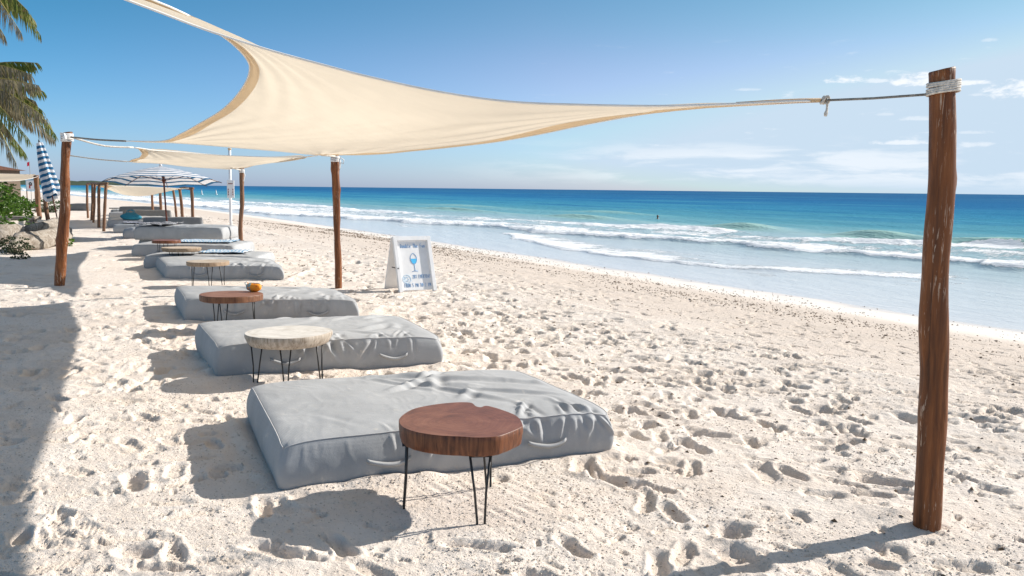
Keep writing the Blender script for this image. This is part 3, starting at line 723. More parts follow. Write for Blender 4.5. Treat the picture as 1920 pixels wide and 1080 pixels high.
for i, sp in enumerate(MATS):
    res = [1, .8, .6, .5, .35, .3, .3, .3][i] if i < 8 else .2
    fo = None
    l = sp[2]
    if i == 0:
        fo = folds_for(3, 26, .36 * l, .97 * l, 1.42, 1.45) + [(.95, 1.25, 1.5, .35, .035, .016), (1.0, 1.38, 1.75, .95, .04, .018), (.80, 1.3, 1.15, .75, .03, .010), (.7, 1.35, 1.3, 1.3, .03, .018), (1.2, .9, 1.9, .45, .03, .014), (1.45, 1.2, 2., .8, .04, .012), (.45, .06, .2, .5, .03, .003), (.62, -.12, .58, .12, .012, .009), (.70, -.14, .80, .10, .012, .012), (.86, -.12, .83, .16, .014, .012), (.98, -.15, 1.06, .05, .012, .010), (1.5, -.14, 1.44, .22, .016, .014), (1.62, -.15, 1.70, .18, .016, .016), (1.8, -.15, 1.74, .2, .018, .014)]
    elif i == 1: fo = folds_for(8, 30, .25 * l, .95 * l, 1.42, 1.35)
    elif i == 2: fo = folds_for(9, 34, .2 * l, .95 * l, 1.4, 1.4)
    elif i == 3: fo = folds_for(21, 40, .18 * l, .97 * l, 1.35, 1.7)
    mattress(i, sp, LBL[i], res=res, folds=fo, mat=MT['canvas'], handles=i < 6)

# ------------------------------------------------------------------ tables
def slab_mesh(outline, z, th, taper, seed):
    g = random.Random(seed); n = len(outline); vs = []; fs = []
    rings = [(0.0, .992, -.000), (0, 1., -.0035), (0, 1.0, -.3 * th), (0, 1 - taper * .5, -.7 * th), (0, 1 - taper, -th + .006), (0, .975 - taper, -th)]
    c = Vector((0, 0, 0))
    inner = [0.3, .6, .85]
    vs.append((0, 0, z))
    for s in inner:
        for p in outline: vs.append((p[0] * s, p[1] * s, z))
    for (_, s, dz) in rings:
        for k, p in enumerate(outline):
            j = 1 + .006 * math.sin(k * 1.7 + dz * 90) * (dz < -.01); vs.append((p[0] * s * j, p[1] * s * j, z + dz))
    R = len(inner) + len(rings)
    for k in range(n): fs.append((0, 1 + k, 1 + (k + 1) % n))
    for r_ in range(R - 1):
        for k in range(n):
            a = 1 + r_ * n + k; b = 1 + r_ * n + (k + 1) % n; fs.append((a, a + n, b + n, b))
    fs.append(tuple(1 + (R - 1) * n + k for k in range(n))[::-1])
    return vs, fs
def smooth_closed(pts, n=72):
    pts = [Vector((p[0], p[1])) for p in pts]; m = len(pts); out = []
    for k in range(n):
        t = k * m / n; i = int(t); f = t - i; a, b, c, d = (pts[(i + o) % m] for o in (-1, 0, 1, 2))
        out.append(tuple(.5 * ((2 * b) + (c - a) * f + (2 * a - 5 * b + 4 * c - d) * f * f + (3 * b - a - 3 * c + d) * f ** 3)))
    return out
def table(idx, outline, z, th, taper, mat, legs, label, leg_r=.0055, spread=.045):
    c = TABLES[idx]['c']; root = empty('slab_table', (c.x, c.y, 0), label, 'table', 'wood slab tables beside the mattresses')
    vs, fs = slab_mesh(outline, z, th, taper, idx); b = MB(); b.add(vs, fs); o = b.build('tabletop', mat, root, True); o.data.set_sharp_from_angle(angle=math.radians(38))
    zb = z - th
    for (x, y, dirn) in legs:           # hairpin: two rods meeting at a U in the sand; dirn = plane of the hairpin
        lb = MB(); dx, dy = math.cos(dirn) * spread, math.sin(dirn) * spread; f = 1.03
        pts = [(x * .97 - dx, y * .97 - dy, zb + .005), (x * .99 - dx * .55, y * .99 - dy * .55, zb * .45), (x * f - dx * .35, y * f - dy * .35, -.01), (x * f, y * f, -.035), (x * f + dx * .35, y * f + dy * .35, -.01), (x * .99 + dx * .55, y * .99 + dy * .55, zb * .45), (x * .97 + dx, y * .97 + dy, zb + .005)]
        lb.tube(pts, leg_r, 7); lb.box((x * .97, y * .97, zb - .002), (.11, .05, .004), Matrix.Rotation(dirn, 3, 'Z')); lb.build('leg', MT['black_iron'], root)
    return root
def px_outline(pts, z, c, n=72):
    return smooth_closed([(P(x, y, z) - c).to_2d() for x, y in pts], n)
o1 = [(932, 290), (950, 268), (990, 245), (1040, 232), (1110, 221), (1180, 215), (1226, 215), (1248, 219), (1262, 231), (1284, 236), (1312, 230), (1380, 249), (1440, 275), (1463, 310), (1450, 326), (1380, 355), (1335, 364), (1270, 367), (1200, 363), (1120, 359), (1050, 351), (985, 337), (942, 316)]
o1 = [(340 + .4375 * x, 660 + .4375 * y) for x, y in o1]
c = TABLES[0]['c']; lg = []
for px, py, dr in ((757, 950, PI * .55), (902, 981, .12), (916, 913, .95)):
    q = P(px, py) - c; lg.append((q.x / 1.03, q.y / 1.03, dr))
table(0, px_outline(o1, .43, c, 132), .43, .098, .03, MT['slab_brown'], lg, 'large dark brown live-edge slab table in front of the nearest mattress', .0062, .05)
def blob(R, k=.06, seed=0, n=72, sx=1., sy=1.):
    g = random.Random(seed); ph = [g.uniform(0, 6.28) for _ in range(6)]; am = [g.uniform(.3, 1) * k / (j + 1) for j in range(6)]
    return [((R * sx) * (1 + sum(a * math.sin((j + 2) * t + p) for j, (a, p) in enumerate(zip(am, ph)))) * math.cos(t), (R * sy) * (1 + sum(a * math.sin((j + 2) * t + p) for j, (a, p) in enumerate(zip(am, ph)))) * math.sin(t)) for t in [2 * PI * q / n for q in range(n)]]
def legs3(R, a0, d=0.): return [(R * math.cos(a0 + k * 2.094), R * math.sin(a0 + k * 2.094), a0 + k * 2.094 + PI / 2 + d) for k in range(3)]
table(1, blob(.345, .04, 2), .41, .098, .10, MT['slab_pale'], [(-.25, -.08, .2), (.02, -.19, .3), (.26, .0, 1.2)], 'bleached pale slab table with ringed top and three black hairpin legs', .006, .045)
table(2, blob(.33, .03, 4), .41, .07, .0, MT['slab_brown2'], legs3(.25, 2.6), 'round dull brown slab table with a small orange pouch on it', .006)
table(3, blob(.335, .05, 6), .40, .065, .0, MT['slab_tan'], [(-.25, .0, 1.4), (.10, -.22, .5), (.18, .15, .2)], 'light tan slab table standing before the fourth mattress', .006)
table(4, blob(.345, .05, 8), .41, .075, .05, MT['slab_tan'], legs3(.24, 2.9), 'pale tan slab table standing before the mattress with the shorter striped towel', .006)
table(5, blob(.31, .04, 10), .41, .065, .0, MT['slab_brown'], legs3(.2, 2.9), 'small brown slab table nearest the stacked mattresses', .006)
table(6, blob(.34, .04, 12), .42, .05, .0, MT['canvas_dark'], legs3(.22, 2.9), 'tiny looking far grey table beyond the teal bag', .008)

# orange pouch on the third table
def pouch():
    t = NT('orange_pattern_cloth'); v = t.coord(); n = t.voro(v, 26); n2 = t.noise(v, 20, 3)
    c = t.mix(t.rng(n, .2, .3), (.75, .10, .01), (.85, .30, .02)); 
    s = t.sep(v); c = t.mix(t.math('MULTIPLY', t.rng(s[0], -.02, -.035), t.rng(n2, .45, .5)), c, (.15, .35, .42)); t.set(c, .6, t.bump(n2, .4, .004), .4)
    p = P(476, 547, .41); root = empty('pouch', (p.x, p.y, .41), 'orange patterned rounded pouch lying on the round brown table', 'pouch')
    b = MB(); pts = []; rr = []
    for k in range(13):
        a = k / 12; pts.append((-.085 + .17 * a, .01 * math.sin(a * 5), .048 + .004 * math.sin(a * 9))); rr.append(.050 * (math.sin(PI * min(1, max(.04, .04 + a * .92))) ** .35))
    b.tube(pts, rr, 14); b.build('body', t.mat, root)
    z = MB(); z.tube([(p_[0], p_[1] - .0, p_[2] + r_ + .002) for p_, r_ in zip(pts, rr)], .003, 5); z.build('zip', MT['black_iron'], root)
    s_ = MB(); s_.tube([(-.08, 0, .07), (-.10, -.01, .10), (-.075, -.015, .115), (-.055, -.01, .09)], .004, 6); s_.build('loop', t.mat, root)
pouch()

# ------------------------------------------------------------------ posts
def post(name, path, mat, label, group, wrap=None, knots=2, seed=0, sides=22, top_cut=True, extra=0.25, flat=0.):
    """path: list of (point3, radius) bottom to top"""
    base = path[0][0]; root = empty(name, (base.x, base.y, 0), label, 'post', group)
    g = random.Random(seed); pts = [Vector(p) - Vector((base.x, base.y, 0)) for p, _ in path]; rs = [r for _, r in path]
    pts = [pts[0] - Vector((0, 0, extra))] + pts; rs = [rs[0] * 1.03] + rs
    # resample
    cum = [0]
    for a, b in zip(pts, pts[1:]): cum.append(cum[-1] + (b - a).length)
    n = 80 if sides > 14 else 26; P2 = []; R2 = []
    for k in range(n):
        s = cum[-1] * k / (n - 1); i = max(0, min(len(pts) - 2, int(np.searchsorted(cum, s)) - 1)); f = (s - cum[i]) / max(1e-6, cum[i + 1] - cum[i])
        f2 = f * f * (3 - 2 * f) * .5 + f * .5
        p_ = pts[i].lerp(pts[i + 1], f2); zz = p_.z * 2.6 + seed * 3.1; wv = rs[i] * .12 * min(1, s / .5)
        p_ = p_ + Vector((wv * (math.sin(zz) * .6 + math.sin(zz * 2.3 + 1) * .5), wv * math.sin(zz * 1.7 + 2), 0))
        P2.append(p_); R2.append((rs[i] + (rs[i + 1] - rs[i]) * f) * (1 + .035 * math.sin(zz * 3.1) + .03 * math.sin(zz * 5.3 + seed)))
    b = MB(); vs = []; fs = []; ph = g.uniform(0, 9); kn = [(g.uniform(.3, 2.), g.uniform(-3, 1)) for _ in range(4)]
    for k in range(n):
        z = P2[k].z
        for j in range(sides):
            a = 2 * PI * j / sides
            wob = 1 + .035 * math.sin(2 * a + ph + z * .9) + .02 * math.sin(3 * a + z * 2.3 + ph) + .008 * math.sin(7 * a + z * .7) + .010 * math.sin(z * 17 + a) + sum(.16 * math.exp(-((z - kz) / .05) ** 2 - ((math.cos(a - ka) - 1) * 7) ** 2) for kz, ka in kn)
            vs.append(P2[k] + Vector((math.cos(a), math.sin(a), 0)) * R2[k] * wob)
    tz = .012 * (1 if top_cut else 0)
    for j in range(sides): vs[(n - 1) * sides + j].z += tz * math.cos(2 * PI * j / sides)
    # bevelled rim + cap
    for j in range(sides):
        p = vs[(n - 1) * sides + j]; c_ = P2[-1]; vs.append(Vector((c_.x + (p.x - c_.x) * .93, c_.y + (p.y - c_.y) * .93, p.z + .006)))
    for k in range(n):
        for j in range(sides): l = (j + 1) % sides; fs.append((k * sides + j, k * sides + l, (k + 1) * sides + l, (k + 1) * sides + j))
    fs.append(tuple(n * sides + j for j in range(sides)))
    b.add(vs, fs); b.build('shaft', mat, root)
    return root
def px_post(rows, Y):       # rows: (px_left, px_right, py) bottom to top at depth Y
    return [(Q((a + b) / 2, y, Y), (b - a) / 2 / F * Y) for a, b, y in rows]
near_rows = [(1713.5, 1760, 998), (1714.5, 1761, 985), (1716, 1763, 930), (1717, 1767, 860), (1720, 1771, 780), (1726, 1775, 695), (1727, 1776, 620), (1729, 1778, 530), (1731, 1779, 480), (1738, 1784, 400), (1743, 1789, 330), (1747, 1792, 250), (1747, 1794, 190), (1747, 1795, 132)]
YR = R0.y - .04
post('wooden_post', px_post(near_rows, YR), MT['pole_red'], 'tall polished red-brown wooden post in the right foreground', 'wooden posts holding the shade sails', seed=4, sides=36)
YB = B0.y
post('wooden_post', px_post([(628, 641.5, 545), (628, 641, 500), (627, 638.5, 450), (625, 637.5, 400), (622.5, 637, 355), (621.5, 636, 320), (621, 634.5, 293)], YB), MT['pole_red'], 'dark brown wooden post left of the white folding sign', 'wooden posts holding the shade sails', seed=5)
C0 = P(111, 540); YC = C0.y
post('wooden_post', px_post([(102, 119.5, 540), (104, 123, 495), (107.5, 127, 450), (111, 130, 400), (114, 130.5, 350), (116, 131.5, 300), (117, 135, 249)], YC), MT['pole_red'], 'thick brown wooden post standing near the driftwood on the left', 'wooden posts holding the shade sails', seed=6)
T0 = P(452, 465)
post('wooden_post', px_post([(447.5, 456, 465), (447, 455, 430), (450, 458, 385), (449, 457.5, 350), (448.5, 457.5, 316)], T0.y), MT['pole_tan'], 'tan wooden post right beside the white beach pole', 'wooden posts holding the shade sails', seed=7, sides=14)
H0 = P(117, 467)
post('wooden_post', px_post([(113, 123, 467), (116, 126, 400), (119, 129, 292)], H0.y), MT['pole_tan'], 'wooden post hidden right behind the thick left post', 'wooden posts holding the shade sails', seed=8, sides=12)
far_posts = [  # top x, top y, base x, base y, half width px, label
    (285, 362, 286.5, 412, 2.4, 'leftmost and shortest tan post right of the parasol pole group'), (300.5, 361, 301.5, 415, 2.6, 'tan post just left of the striped parasol pole'),
    (324.5, 355, 332, 421, 2.2, 'slim tan post leaning just right of the parasol pole'), (337, 354, 343.5, 425, 2.9, 'stout tan post second from right under the open parasol'),
    (359.5, 355, 363, 428, 2.9, 'rightmost tan post under the tip of the open parasol'),
    (199, 346, 194.5, 434, 2.9, 'rightmost and nearest tan post of the left-hand far group'), (185.5, 346, 185.5, 427, 2.7, 'second tan post from the right in the left-hand far group'),
    (178, 345, 175, 417.5, 1.9, 'thin tan post in the middle of the left-hand far group'), (173, 345, 171.5, 413, 2.2, 'tan post second from left in the left-hand far group'), (163.5, 345, 165, 409, 2.1, 'leftmost tan post of the left-hand far group'),
    (68, 329, 74.5, 409, 4.2, 'tan post holding the corner of the left cream canopy'), (84, 366, 90.5, 417, 3.8, 'short tan post behind the closed striped parasol')]
for k, (tx, ty, bx, by, hw, lab) in enumerate(far_posts):
    b_ = P(bx, by); Y = b_.y; mx = (tx + bx) / 2 + random.uniform(-1.2, 1.2)
    post('wooden_post', px_post([(bx - hw, bx + hw, by), (mx - hw, mx + hw, (ty + by) / 2), (tx - hw, tx + hw, ty)], Y), MT['pole_tan'], lab, 'tan posts of the far shade sails', seed=20 + k, sides=10)
def beam(p, q, r, label):
    b = MB(); b.tube([p, p.lerp(q, .33) + Vector((0, 0, .02)), p.lerp(q, .66), q], r, 8); o = b.build('beam', MT['pole_tan']); tag(o, label, 'beam')
beam(Q(163, 344.5, P(165, 409).y), Q(201, 344.5, P(194.5, 434).y), .05, 'horizontal tan pole lying across the tops of the left-hand far posts')
beam(Q(338, 353, P(343, 425).y), Q(362, 353.5, P(363, 428).y), .05, 'short horizontal tan pole across the two stout posts under the parasol')

# ------------------------------------------------------------------ shade sails
def curve_pts(ctrl, n):
    """Catmull-Rom through 3-D points, resampled by arc length"""
    c = [Vector(p) for p in ctrl]; c = [c[0] * 2 - c[1]] + c + [c[-1] * 2 - c[-2]]; raw = []
    for i in range(1, len(c) - 2):
        for k in range(24):
            f = k / 24; a, b, d, e = c[i - 1:i + 3]
            raw.append(.5 * ((2 * b) + (d - a) * f + (2 * a - 5 * b + 4 * d - e) * f * f + (3 * b - a - 3 * d + e) * f ** 3))
    raw.append(c[-2]); cum = np.concatenate([[0], np.cumsum([(b - a).length for a, b in zip(raw, raw[1:])])])
    s = np.linspace(0, cum[-1], n); A = np.array(raw); return np.stack([np.interp(s, cum, A[:, k]) for k in range(3)], -1)
def sail(name, near, far, left, right, n, m, label, wr=.012, hem=.09, drop=0., group='cream shade sails'):
    """near/far run left->right, left/right run near->far; Coons patch"""
    Nn, Ff = curve_pts(near, n), curve_pts(far, n); Ll, Rr = curve_pts(left, m), curve_pts(right, m)
    s = np.linspace(0, 1, n)[:, None, None]; t = np.linspace(0, 1, m)[None, :, None]
    G = (1 - t) * Nn[:, None] + t * Ff[:, None] + (1 - s) * Ll[None] + s * Rr[None] - ((1 - s) * (1 - t) * Nn[0] + s * (1 - t) * Nn[-1] + (1 - s) * t * Ff[0] + s * t * Ff[-1])
    S, T = s[..., 0] + 0 * t[..., 0], t[..., 0] + 0 * s[..., 0]
    e = np.sin(PI * S) * np.sin(PI * T)
    G[..., 2] -= drop * e
    # tension wrinkles radiating from corners
    for (cs, ct, f) in ((0, 0, 26), (1, 0, 22), (0, 1, 24), (1, 1, 30)):
        a = np.arctan2(np.abs(T - ct) + 1e-4, np.abs(S - cs) + 1e-4); rr = np.hypot(S - cs, T - ct)
        G[..., 2] += wr * np.sin(a * f + 2 * vnoise(rr * 4, a * 3, 12)) * np.exp(-(rr / .45) ** 2) * sst(rr, .02, .12)
    G[..., 2] += wr * .8 * fbm(S * 9 + T * 4, T * 3, 3, 14) * e
    base = Vector(G[0, 0]) * 0 + Vector((G[..., 0].mean(), G[..., 1].mean(), 0)); root = empty('shade_sail', base, label, 'shade sail', group)
    Gl = G - np.array(base)
    me, _ = grid_mesh('cloth', Gl[..., 0], Gl[..., 1], Gl[..., 2]); link('cloth', me, MT['sail'], root)
    # hem bands on the edges: a second layer 3 mm under the cloth
    hb = MB(); k = max(1, int(round(hem * n / 2)))
    def band(rows):
        rows = np.array(rows); a, b_ = rows.shape[:2]; off = 0
        for dz in (-.004,):
            vs = rows.reshape(-1, 3).copy(); vs[:, 2] += dz; idx = np.arange(a * b_).reshape(a, b_)
            fs = np.stack([idx[:-1, :-1], idx[:-1, 1:], idx[1:, 1:], idx[1:, :-1]], -1).reshape(-1, 4).tolist(); hb.add(vs.tolist(), fs)
    kk = max(2, int(hem / max(.02, np.linalg.norm(Gl[1, m // 2] - Gl[0, m // 2])))); band(Gl[:kk + 1]);
    kt = max(1, int(hem * .6 / max(.02, np.linalg.norm(Gl[n // 2, 1] - Gl[n // 2, 0])))); band(Gl[n - 1 - kk:])
    hb.build('hem', MT['hem'], root)
    for nm, line in (('edge_cord', Gl[:, 0]), ('edge_cord', Gl[:, -1]), ('edge_cord', Gl[0]), ('edge_cord', Gl[-1])):
        cb = MB(); cb.tube([Vector(p) for p in line[::2]], .007, 6); cb.build(nm, MT['white_hem'], root)
    return root, G
A1 = Q(1538, 188.5, 4.62)
D1 = Q(33, -96, 4.4)
near1 = [D1, Q(150, -52, 4.7), Q(283, 0, 4.9), Q(394, 44, 5.05), Q(505, 81, 5.12), Q(603, 109.5, 5.15), Q(700, 136, 5.12), Q(830, 165, 5.05), Q(960, 184, 4.97), Q(1100, 191, 4.87), Q(1240, 194, 4.77), Q(1380, 191, 4.69), A1]
C1 = Q(236, 264.5, 13.2); B1 = Q(603, 291, 13.6)
far1 = [C1, Q(330, 267.5, 13.1), Q(450, 277, 12.9), Q(530, 283.5, 13.1), B1]
left1 = [D1 + Vector((-.02, .03, -.04)), Q(200, -30, 4.95), Q(330, 19, 5.3), Q(402, 57, 5.8), Q(438, 82, 6.35), Q(463, 110, 6.95), Q(468, 130, 7.4), Q(460, 155, 8.0), Q(441, 182, 8.8), Q(414, 207, 9.7), Q(376, 231, 10.8), Q(340, 251, 11.8), Q(306, 263.5, 12.6), C1]
right1 = [A1, Q(1400, 197, 4.95), Q(1300, 203.5, 5.3), Q(1200, 214, 5.75), Q(1100, 231, 6.2), Q(1000, 252, 6.85), Q(900, 269.5, 7.85), Q(800, 281, 9.3), Q(700, 288.5, 11.3), B1]
sail('big', near1, far1, left1, right1, 220, 150, 'large cream shade sail stretched across the foreground sky', .008, .27, .02)
near2 = [Q(250, 276.5, 14.6), Q(330, 283, 15.4), Q(420, 290.5, 15.8), Q(510, 293.5, 15.3), Q(596, 291.5, 14.3)]
far2 = [Q(238, 303, 22.3), Q(300, 306, 21.4), Q(350, 312, 21.2), Q(400, 315, 21.8), Q(440, 316.5, 23.0)]
left2 = [near2[0], Q(262, 281, 15.8), Q(266, 289, 17.6), Q(258, 297, 19.6), far2[0]]
right2 = [near2[-1], Q(560, 297.5, 15.8), Q(510, 305.5, 17.6), Q(470, 312, 19.8), far2[-1]]
sail('second', near2, far2, left2, right2, 90, 60, 'narrow looking cream shade sail just above the open parasol', .02, .12, .05)
near3 = [Q(201, 347, 31.6), Q(260, 349, 33), Q(310, 351, 33.8), Q(359, 353, 34.2)]
far3 = [Q(176, 347, 42), Q(220, 356, 41), Q(250, 360, 41.5), Q(285, 362, 43)]
left3 = [near3[0], Q(196, 348, 35), Q(187, 348, 39), far3[0]]; right3 = [near3[-1], Q(335, 355, 36), Q(312, 358, 39), far3[-1]]
sail('third', near3, far3, left3, right3, 40, 30, 'low cream shade sail sagging below the open parasol', .02, .25, .28)
near4 = [Q(-200, 338, 36), Q(-60, 339, 38), Q(30, 338.5, 40), Q(74, 330.5, 42.3)]
far4 = [Q(-160, 322, 52), Q(-50, 325, 51), Q(30, 326, 50), Q(66, 327, 48)]
left4 = [near4[0], Q(-185, 333, 42), far4[0]]; right4 = [near4[-1], Q(70, 329.5, 45), far4[-1]]
sail('fourth', near4, far4, left4, right4, 40, 24, 'cream canopy over the bushes at the left edge', .02, .3, .12)

# ropes and wraps
def rope(pts, r, mat, label, name='rope', n=40, twist=True):
    C_ = curve_pts(pts, n); b = MB(); b.tube([Vector(p) for p in C_], r, 8); o = b.build(name, mat); return tag(o, label, 'rope')
sagv = lambda a, b, f, s: a.lerp(b, f) - Vector((0, 0, s))
PR = Q(1746, 176.5, YR - .0)
def near_rope():
    root = empty('rope', (A1.x, A1.y, 0), 'pale rope tying the large sail to the right foreground post, with a dangling knotted end', 'rope'); o = Vector((A1.x, A1.y, 0))
    b = MB(); b.tube([A1 - o, sagv(A1, PR, .5, .004) - o, PR - o], .006, 8); b.build('line', MT['rope_grey'], root)
    k = MB(); kc = Q(1547, 187.5, 4.60) - o
    for j in range(3):
        pts = [kc + Vector((.012 * (j - 1) + .008 * math.cos(a), .014 * math.sin(a), .018 * math.cos(a + j))) for a in np.linspace(0, 2 * PI, 14)[:-1]]; k.tube(pts, .0055, 7, closed=True)
    k.build('knot', MT['rope_white'], root)
    t = MB(); e = [Q(x, y, 4.60) - o for x, y in ((1549, 189), (1551, 197), (1550.5, 206), (1548.5, 213), (1547.5, 218))]; t.tube(e, [.006, .006, .006, .010, .007], 7); t.build('loose_end', MT['rope_white'], root)
    w = MB(); cp = Q(1769, 164, YR) - o; rad = .068
    for j in range(5):
        zc = .012 * (j - 2); tilt = .17 + .03 * (j % 3 - 1)
        w.tube([cp + Vector((rad * math.cos(a), rad * math.sin(a), zc + rad * tilt * math.cos(a + .5 - .2 * j))) for a in np.linspace(0, 2 * PI, 30)[:-1]], .0062, 7, closed=True)
    w.build('wrap', MT['rope_white'], root)
near_rope()
# heavier rolled corner of the big sail
def roll_corner():
    root = bpy.data.objects['shade_sail']; o = root.location
    b = MB(); pts = [Q(x, y, Y) - o for x, y, Y in ((1380, 193.5, 4.72), (1450, 190.8, 4.68), (1500, 189, 4.65), (1539, 188, 4.615))]; b.tube(pts, [.006, .011, .012, .011], 9); b.build('rolled_corner', MT['hem'], root)
roll_corner()
CT = Q(133, 257, YC - .08)
rope([CT, sagv(CT, C1, .5, .01), C1], .013, MT['rope_grey'], 'grey rope from the thick left post to the large sail', n=12)
rope([CT, sagv(CT, near2[0], .5, .05), near2[0]], .014, MT['rope_white'], 'thick white rope from the thick left post to the second sail', n=12)
H1 = Q(127, 291, H0.y); rope([H1, sagv(H1, far2[0], .5, .02), far2[0]], .015, MT['rope_white'], 'thin rope running low behind the thick left post to the second sail', n=12)
BT = Q(628, 293, YB - .07); rope([B1, BT], .013, MT['rope_white'], 'short white rope between the large sail and the dark post by the sign', n=4)
TT = Q(452, 319, T0.y - .05); rope([far2[-1], TT], .013, MT['rope_white'], 'short white rope between the second sail and the tan post', n=4)
def wrap(c, rad, n, r, mat, label, tails=()):
    root = empty('rope_wrap', (c.x, c.y, 0), label, 'rope wrap'); o = Vector((c.x, c.y, 0)); b = MB()
    for j in range(n):
        b.tube([Vector((rad * math.cos(a), rad * math.sin(a), c.z + (j - n / 2) * r * 1.9 + .1 * rad * math.sin(a + j))) for a in np.linspace(0, 2 * PI, 20)[:-1]], r, 6, closed=True)
    b.build('coil', mat, root)
    for tl in tails:
        t = MB(); t.tube([p - o for p in tl[0]], tl[1], 7); t.build('tail', mat, root)
wrap(Q(125.5, 256, YC), .085, 6, .011, MT['rag'], 'white rope and rag wound round the top of the thick left post', [([Q(120, 250, YC - .1), Q(121, 256, YC - .12), Q(121.5, 264, YC - .11)], [.012, .028, .035])])
wrap(Q(628.5, 297, YB), .064, 4, .010, MT['rag'], 'white rope wound round the top of the dark post by the sign', [([Q(637, 294, YB - .08), Q(645, 300, YB - .08), Q(644, 307, YB - .08), Q(637, 304, YB - .08)], .007), ([Q(637, 297, YB - .08), Q(638, 306, YB - .08), Q(637, 316, YB - .08)], .012)])
wrap(Q(453, 320, T0.y), .068, 4, .010, MT['rag'], 'white rope wound round the top of the tan post', [([Q(456, 320, T0.y - .09), Q(459, 328, T0.y - .09), Q(457, 340, T0.y - .09)], .012)])

# ------------------------------------------------------------------ folding sign
def sign():
    bl, br = P(748, 549), P(819, 545.5); tl = Vector((0, 0, 0))
    X = Vector((math.cos(.52), math.sin(.52), 0)); W = .63
    root = empty('sandwich_board', (bl.x, bl.y, 0), 'white folding board with blue handwriting and a wine glass, standing on the sand', 'sign')
    root.rotation_euler = (0, 0, math.atan2(X.y, X.x))
    Hh = .84; lean = .27; f_ = .060; d_ = .035
    # front leaf in its own plane: local x along width, y back
    ang = math.atan2(lean, Hh); L = math.hypot(lean, Hh); R = Matrix.Rotation(-ang, 3, 'X')
    def leaf(pt): return R @ Vector(pt)
    def bx(name, x0, x1, y0, y1, z0, z1, mat, Rm=R, off=Vector((0, 0, 0)), parent=root):
        b = MB(); c = Vector(((x0 + x1) / 2, (y0 + y1) / 2, (z0 + z1) / 2)); b.box(Rm @ c + off, (x1 - x0, y1 - y0, z1 - z0), Rm)
        o = b.build(name, mat, parent, False); bv = o.modifiers.new('b', 'BEVEL'); bv.width = .003; bv.segments = 2; return o
    bx('panel', .03, W - .03, .006, .016, 0.03, L - .03, MT['white_paint'])
    bx('stile', 0, f_, -d_, .02, 0, L, MT['white_paint']); bx('stile', W - f_, W, -d_, .02, 0, L + .0, MT['white_paint'])
    bx('rail', f_, W - f_, -d_, .02, L - f_ * 1.1, L, MT['white_paint']); 
    R2 = Matrix.Rotation(ang * 1.05, 3, 'X'); topc = R @ Vector((0, .02, L)); off = topc - R2 @ Vector((0, 0, L)); off.y += .004
    bx('back_leaf', .0, W, .0, .03, 0, L - .004, MT['white_paint'], R2, off)
    bx('spreader', .012, .03, .06, .06 + .26, .36, .375, MT['black_iron'], Matrix.Identity(3))
    for hx in (W * .25, W * .75): hb = MB(); hb.box(topc + Vector((hx, 0, .002)), (.06, .03, .006)); hb.build('hinge', MT['black_iron'], root, False)
    # ink: strokes slightly proud of the panel
    def ink(strokes, mat, name, r=.0035):
        b = MB()
        for st in strokes:
            b.tube([leaf((x, .0045, z)) for x, z in st], r, 5)
        b.build(name, mat, root, kind='stuff')
    G = {  # stroke font on a 1 x 1.6 cell
        'D': [[(0, 0), (0, 1.5), (.5, 1.4), (.85, .8), (.6, .2), (0, 0)]], 'o': [[(.4, .9), (.1, .6), (.15, .15), (.5, 0), (.8, .4), (.7, .8), (.4, .9)]], 'u': [[(.1, .9), (.1, .3), (.4, 0), (.75, .3), (.75, .9)], [(.75, .4), (.85, 0)]],
        'b': [[(.1, 1.6), (.1, 0), (.5, 0), (.8, .4), (.5, .9), (.1, .7)]], 'l': [[(.3, 1.6), (.3, .2), (.55, 0)]], 'e': [[(.1, .5), (.75, .55), (.6, .9), (.2, .85), (.1, .4), (.35, 0), (.8, .15)]],
        't': [[(.4, 1.4), (.4, .2), (.7, 0)], [(.1, 1.), (.75, 1.)]], 'h': [[(.1, 1.6), (.1, 0)], [(.1, .6), (.45, .9), (.75, .6), (.75, 0)]], 'T': [[(.0, 1.5), (1., 1.5)], [(.5, 1.5), (.5, 0)]], 'F': [[(.1, 0), (.1, 1.5), (.9, 1.5)], [(.1, .8), (.7, .8)]],
        'n': [[(.1, .9), (.1, 0)], [(.1, .6), (.45, .9), (.75, .6), (.75, 0)]], '2': [[(.1, 1.2), (.45, 1.5), (.8, 1.15), (.1, 0), (.9, 0)]], 'X': [[(0, 0), (.8, 1.5)], [(0, 1.5), (.8, 0)]], '1': [[(.2, 1.2), (.5, 1.5), (.5, 0)]],
        'E': [[(.85, 1.5), (.1, 1.5), (.1, 0), (.85, 0)], [(.1, .8), (.7, .8)]], 'V': [[(0, 1.5), (.45, 0), (.9, 1.5)]], 'R': [[(.1, 0), (.1, 1.5), (.7, 1.4), (.7, .9), (.1, .75), (.85, 0)]], 'Y': [[(0, 1.5), (.45, .8), (.9, 1.5)], [(.45, .8), (.45, 0)]],
        'A': [[(0, 0), (.45, 1.5), (.9, 0)], [(.2, .6), (.7, .6)]], 'O': [[(.45, 1.5), (.05, .9), (.15, .2), (.5, 0), (.85, .5), (.8, 1.2), (.45, 1.5)]], 'M': [[(0, 0), (.1, 1.5), (.5, .6), (.9, 1.5), (1., 0)]], '5': [[(.85, 1.5), (.2, 1.5), (.15, .9), (.7, .85), (.75, .2), (.1, 0)]],
        'P': [[(.1, 0), (.1, 1.5), (.75, 1.4), (.75, .85), (.1, .75)]], '7': [[(.1, 1.5), (.85, 1.5), (.4, 0)]], 'S': [[(.8, 1.3), (.4, 1.5), (.1, 1.1), (.75, .5), (.5, 0), (.05, .2)]], ' ': []}
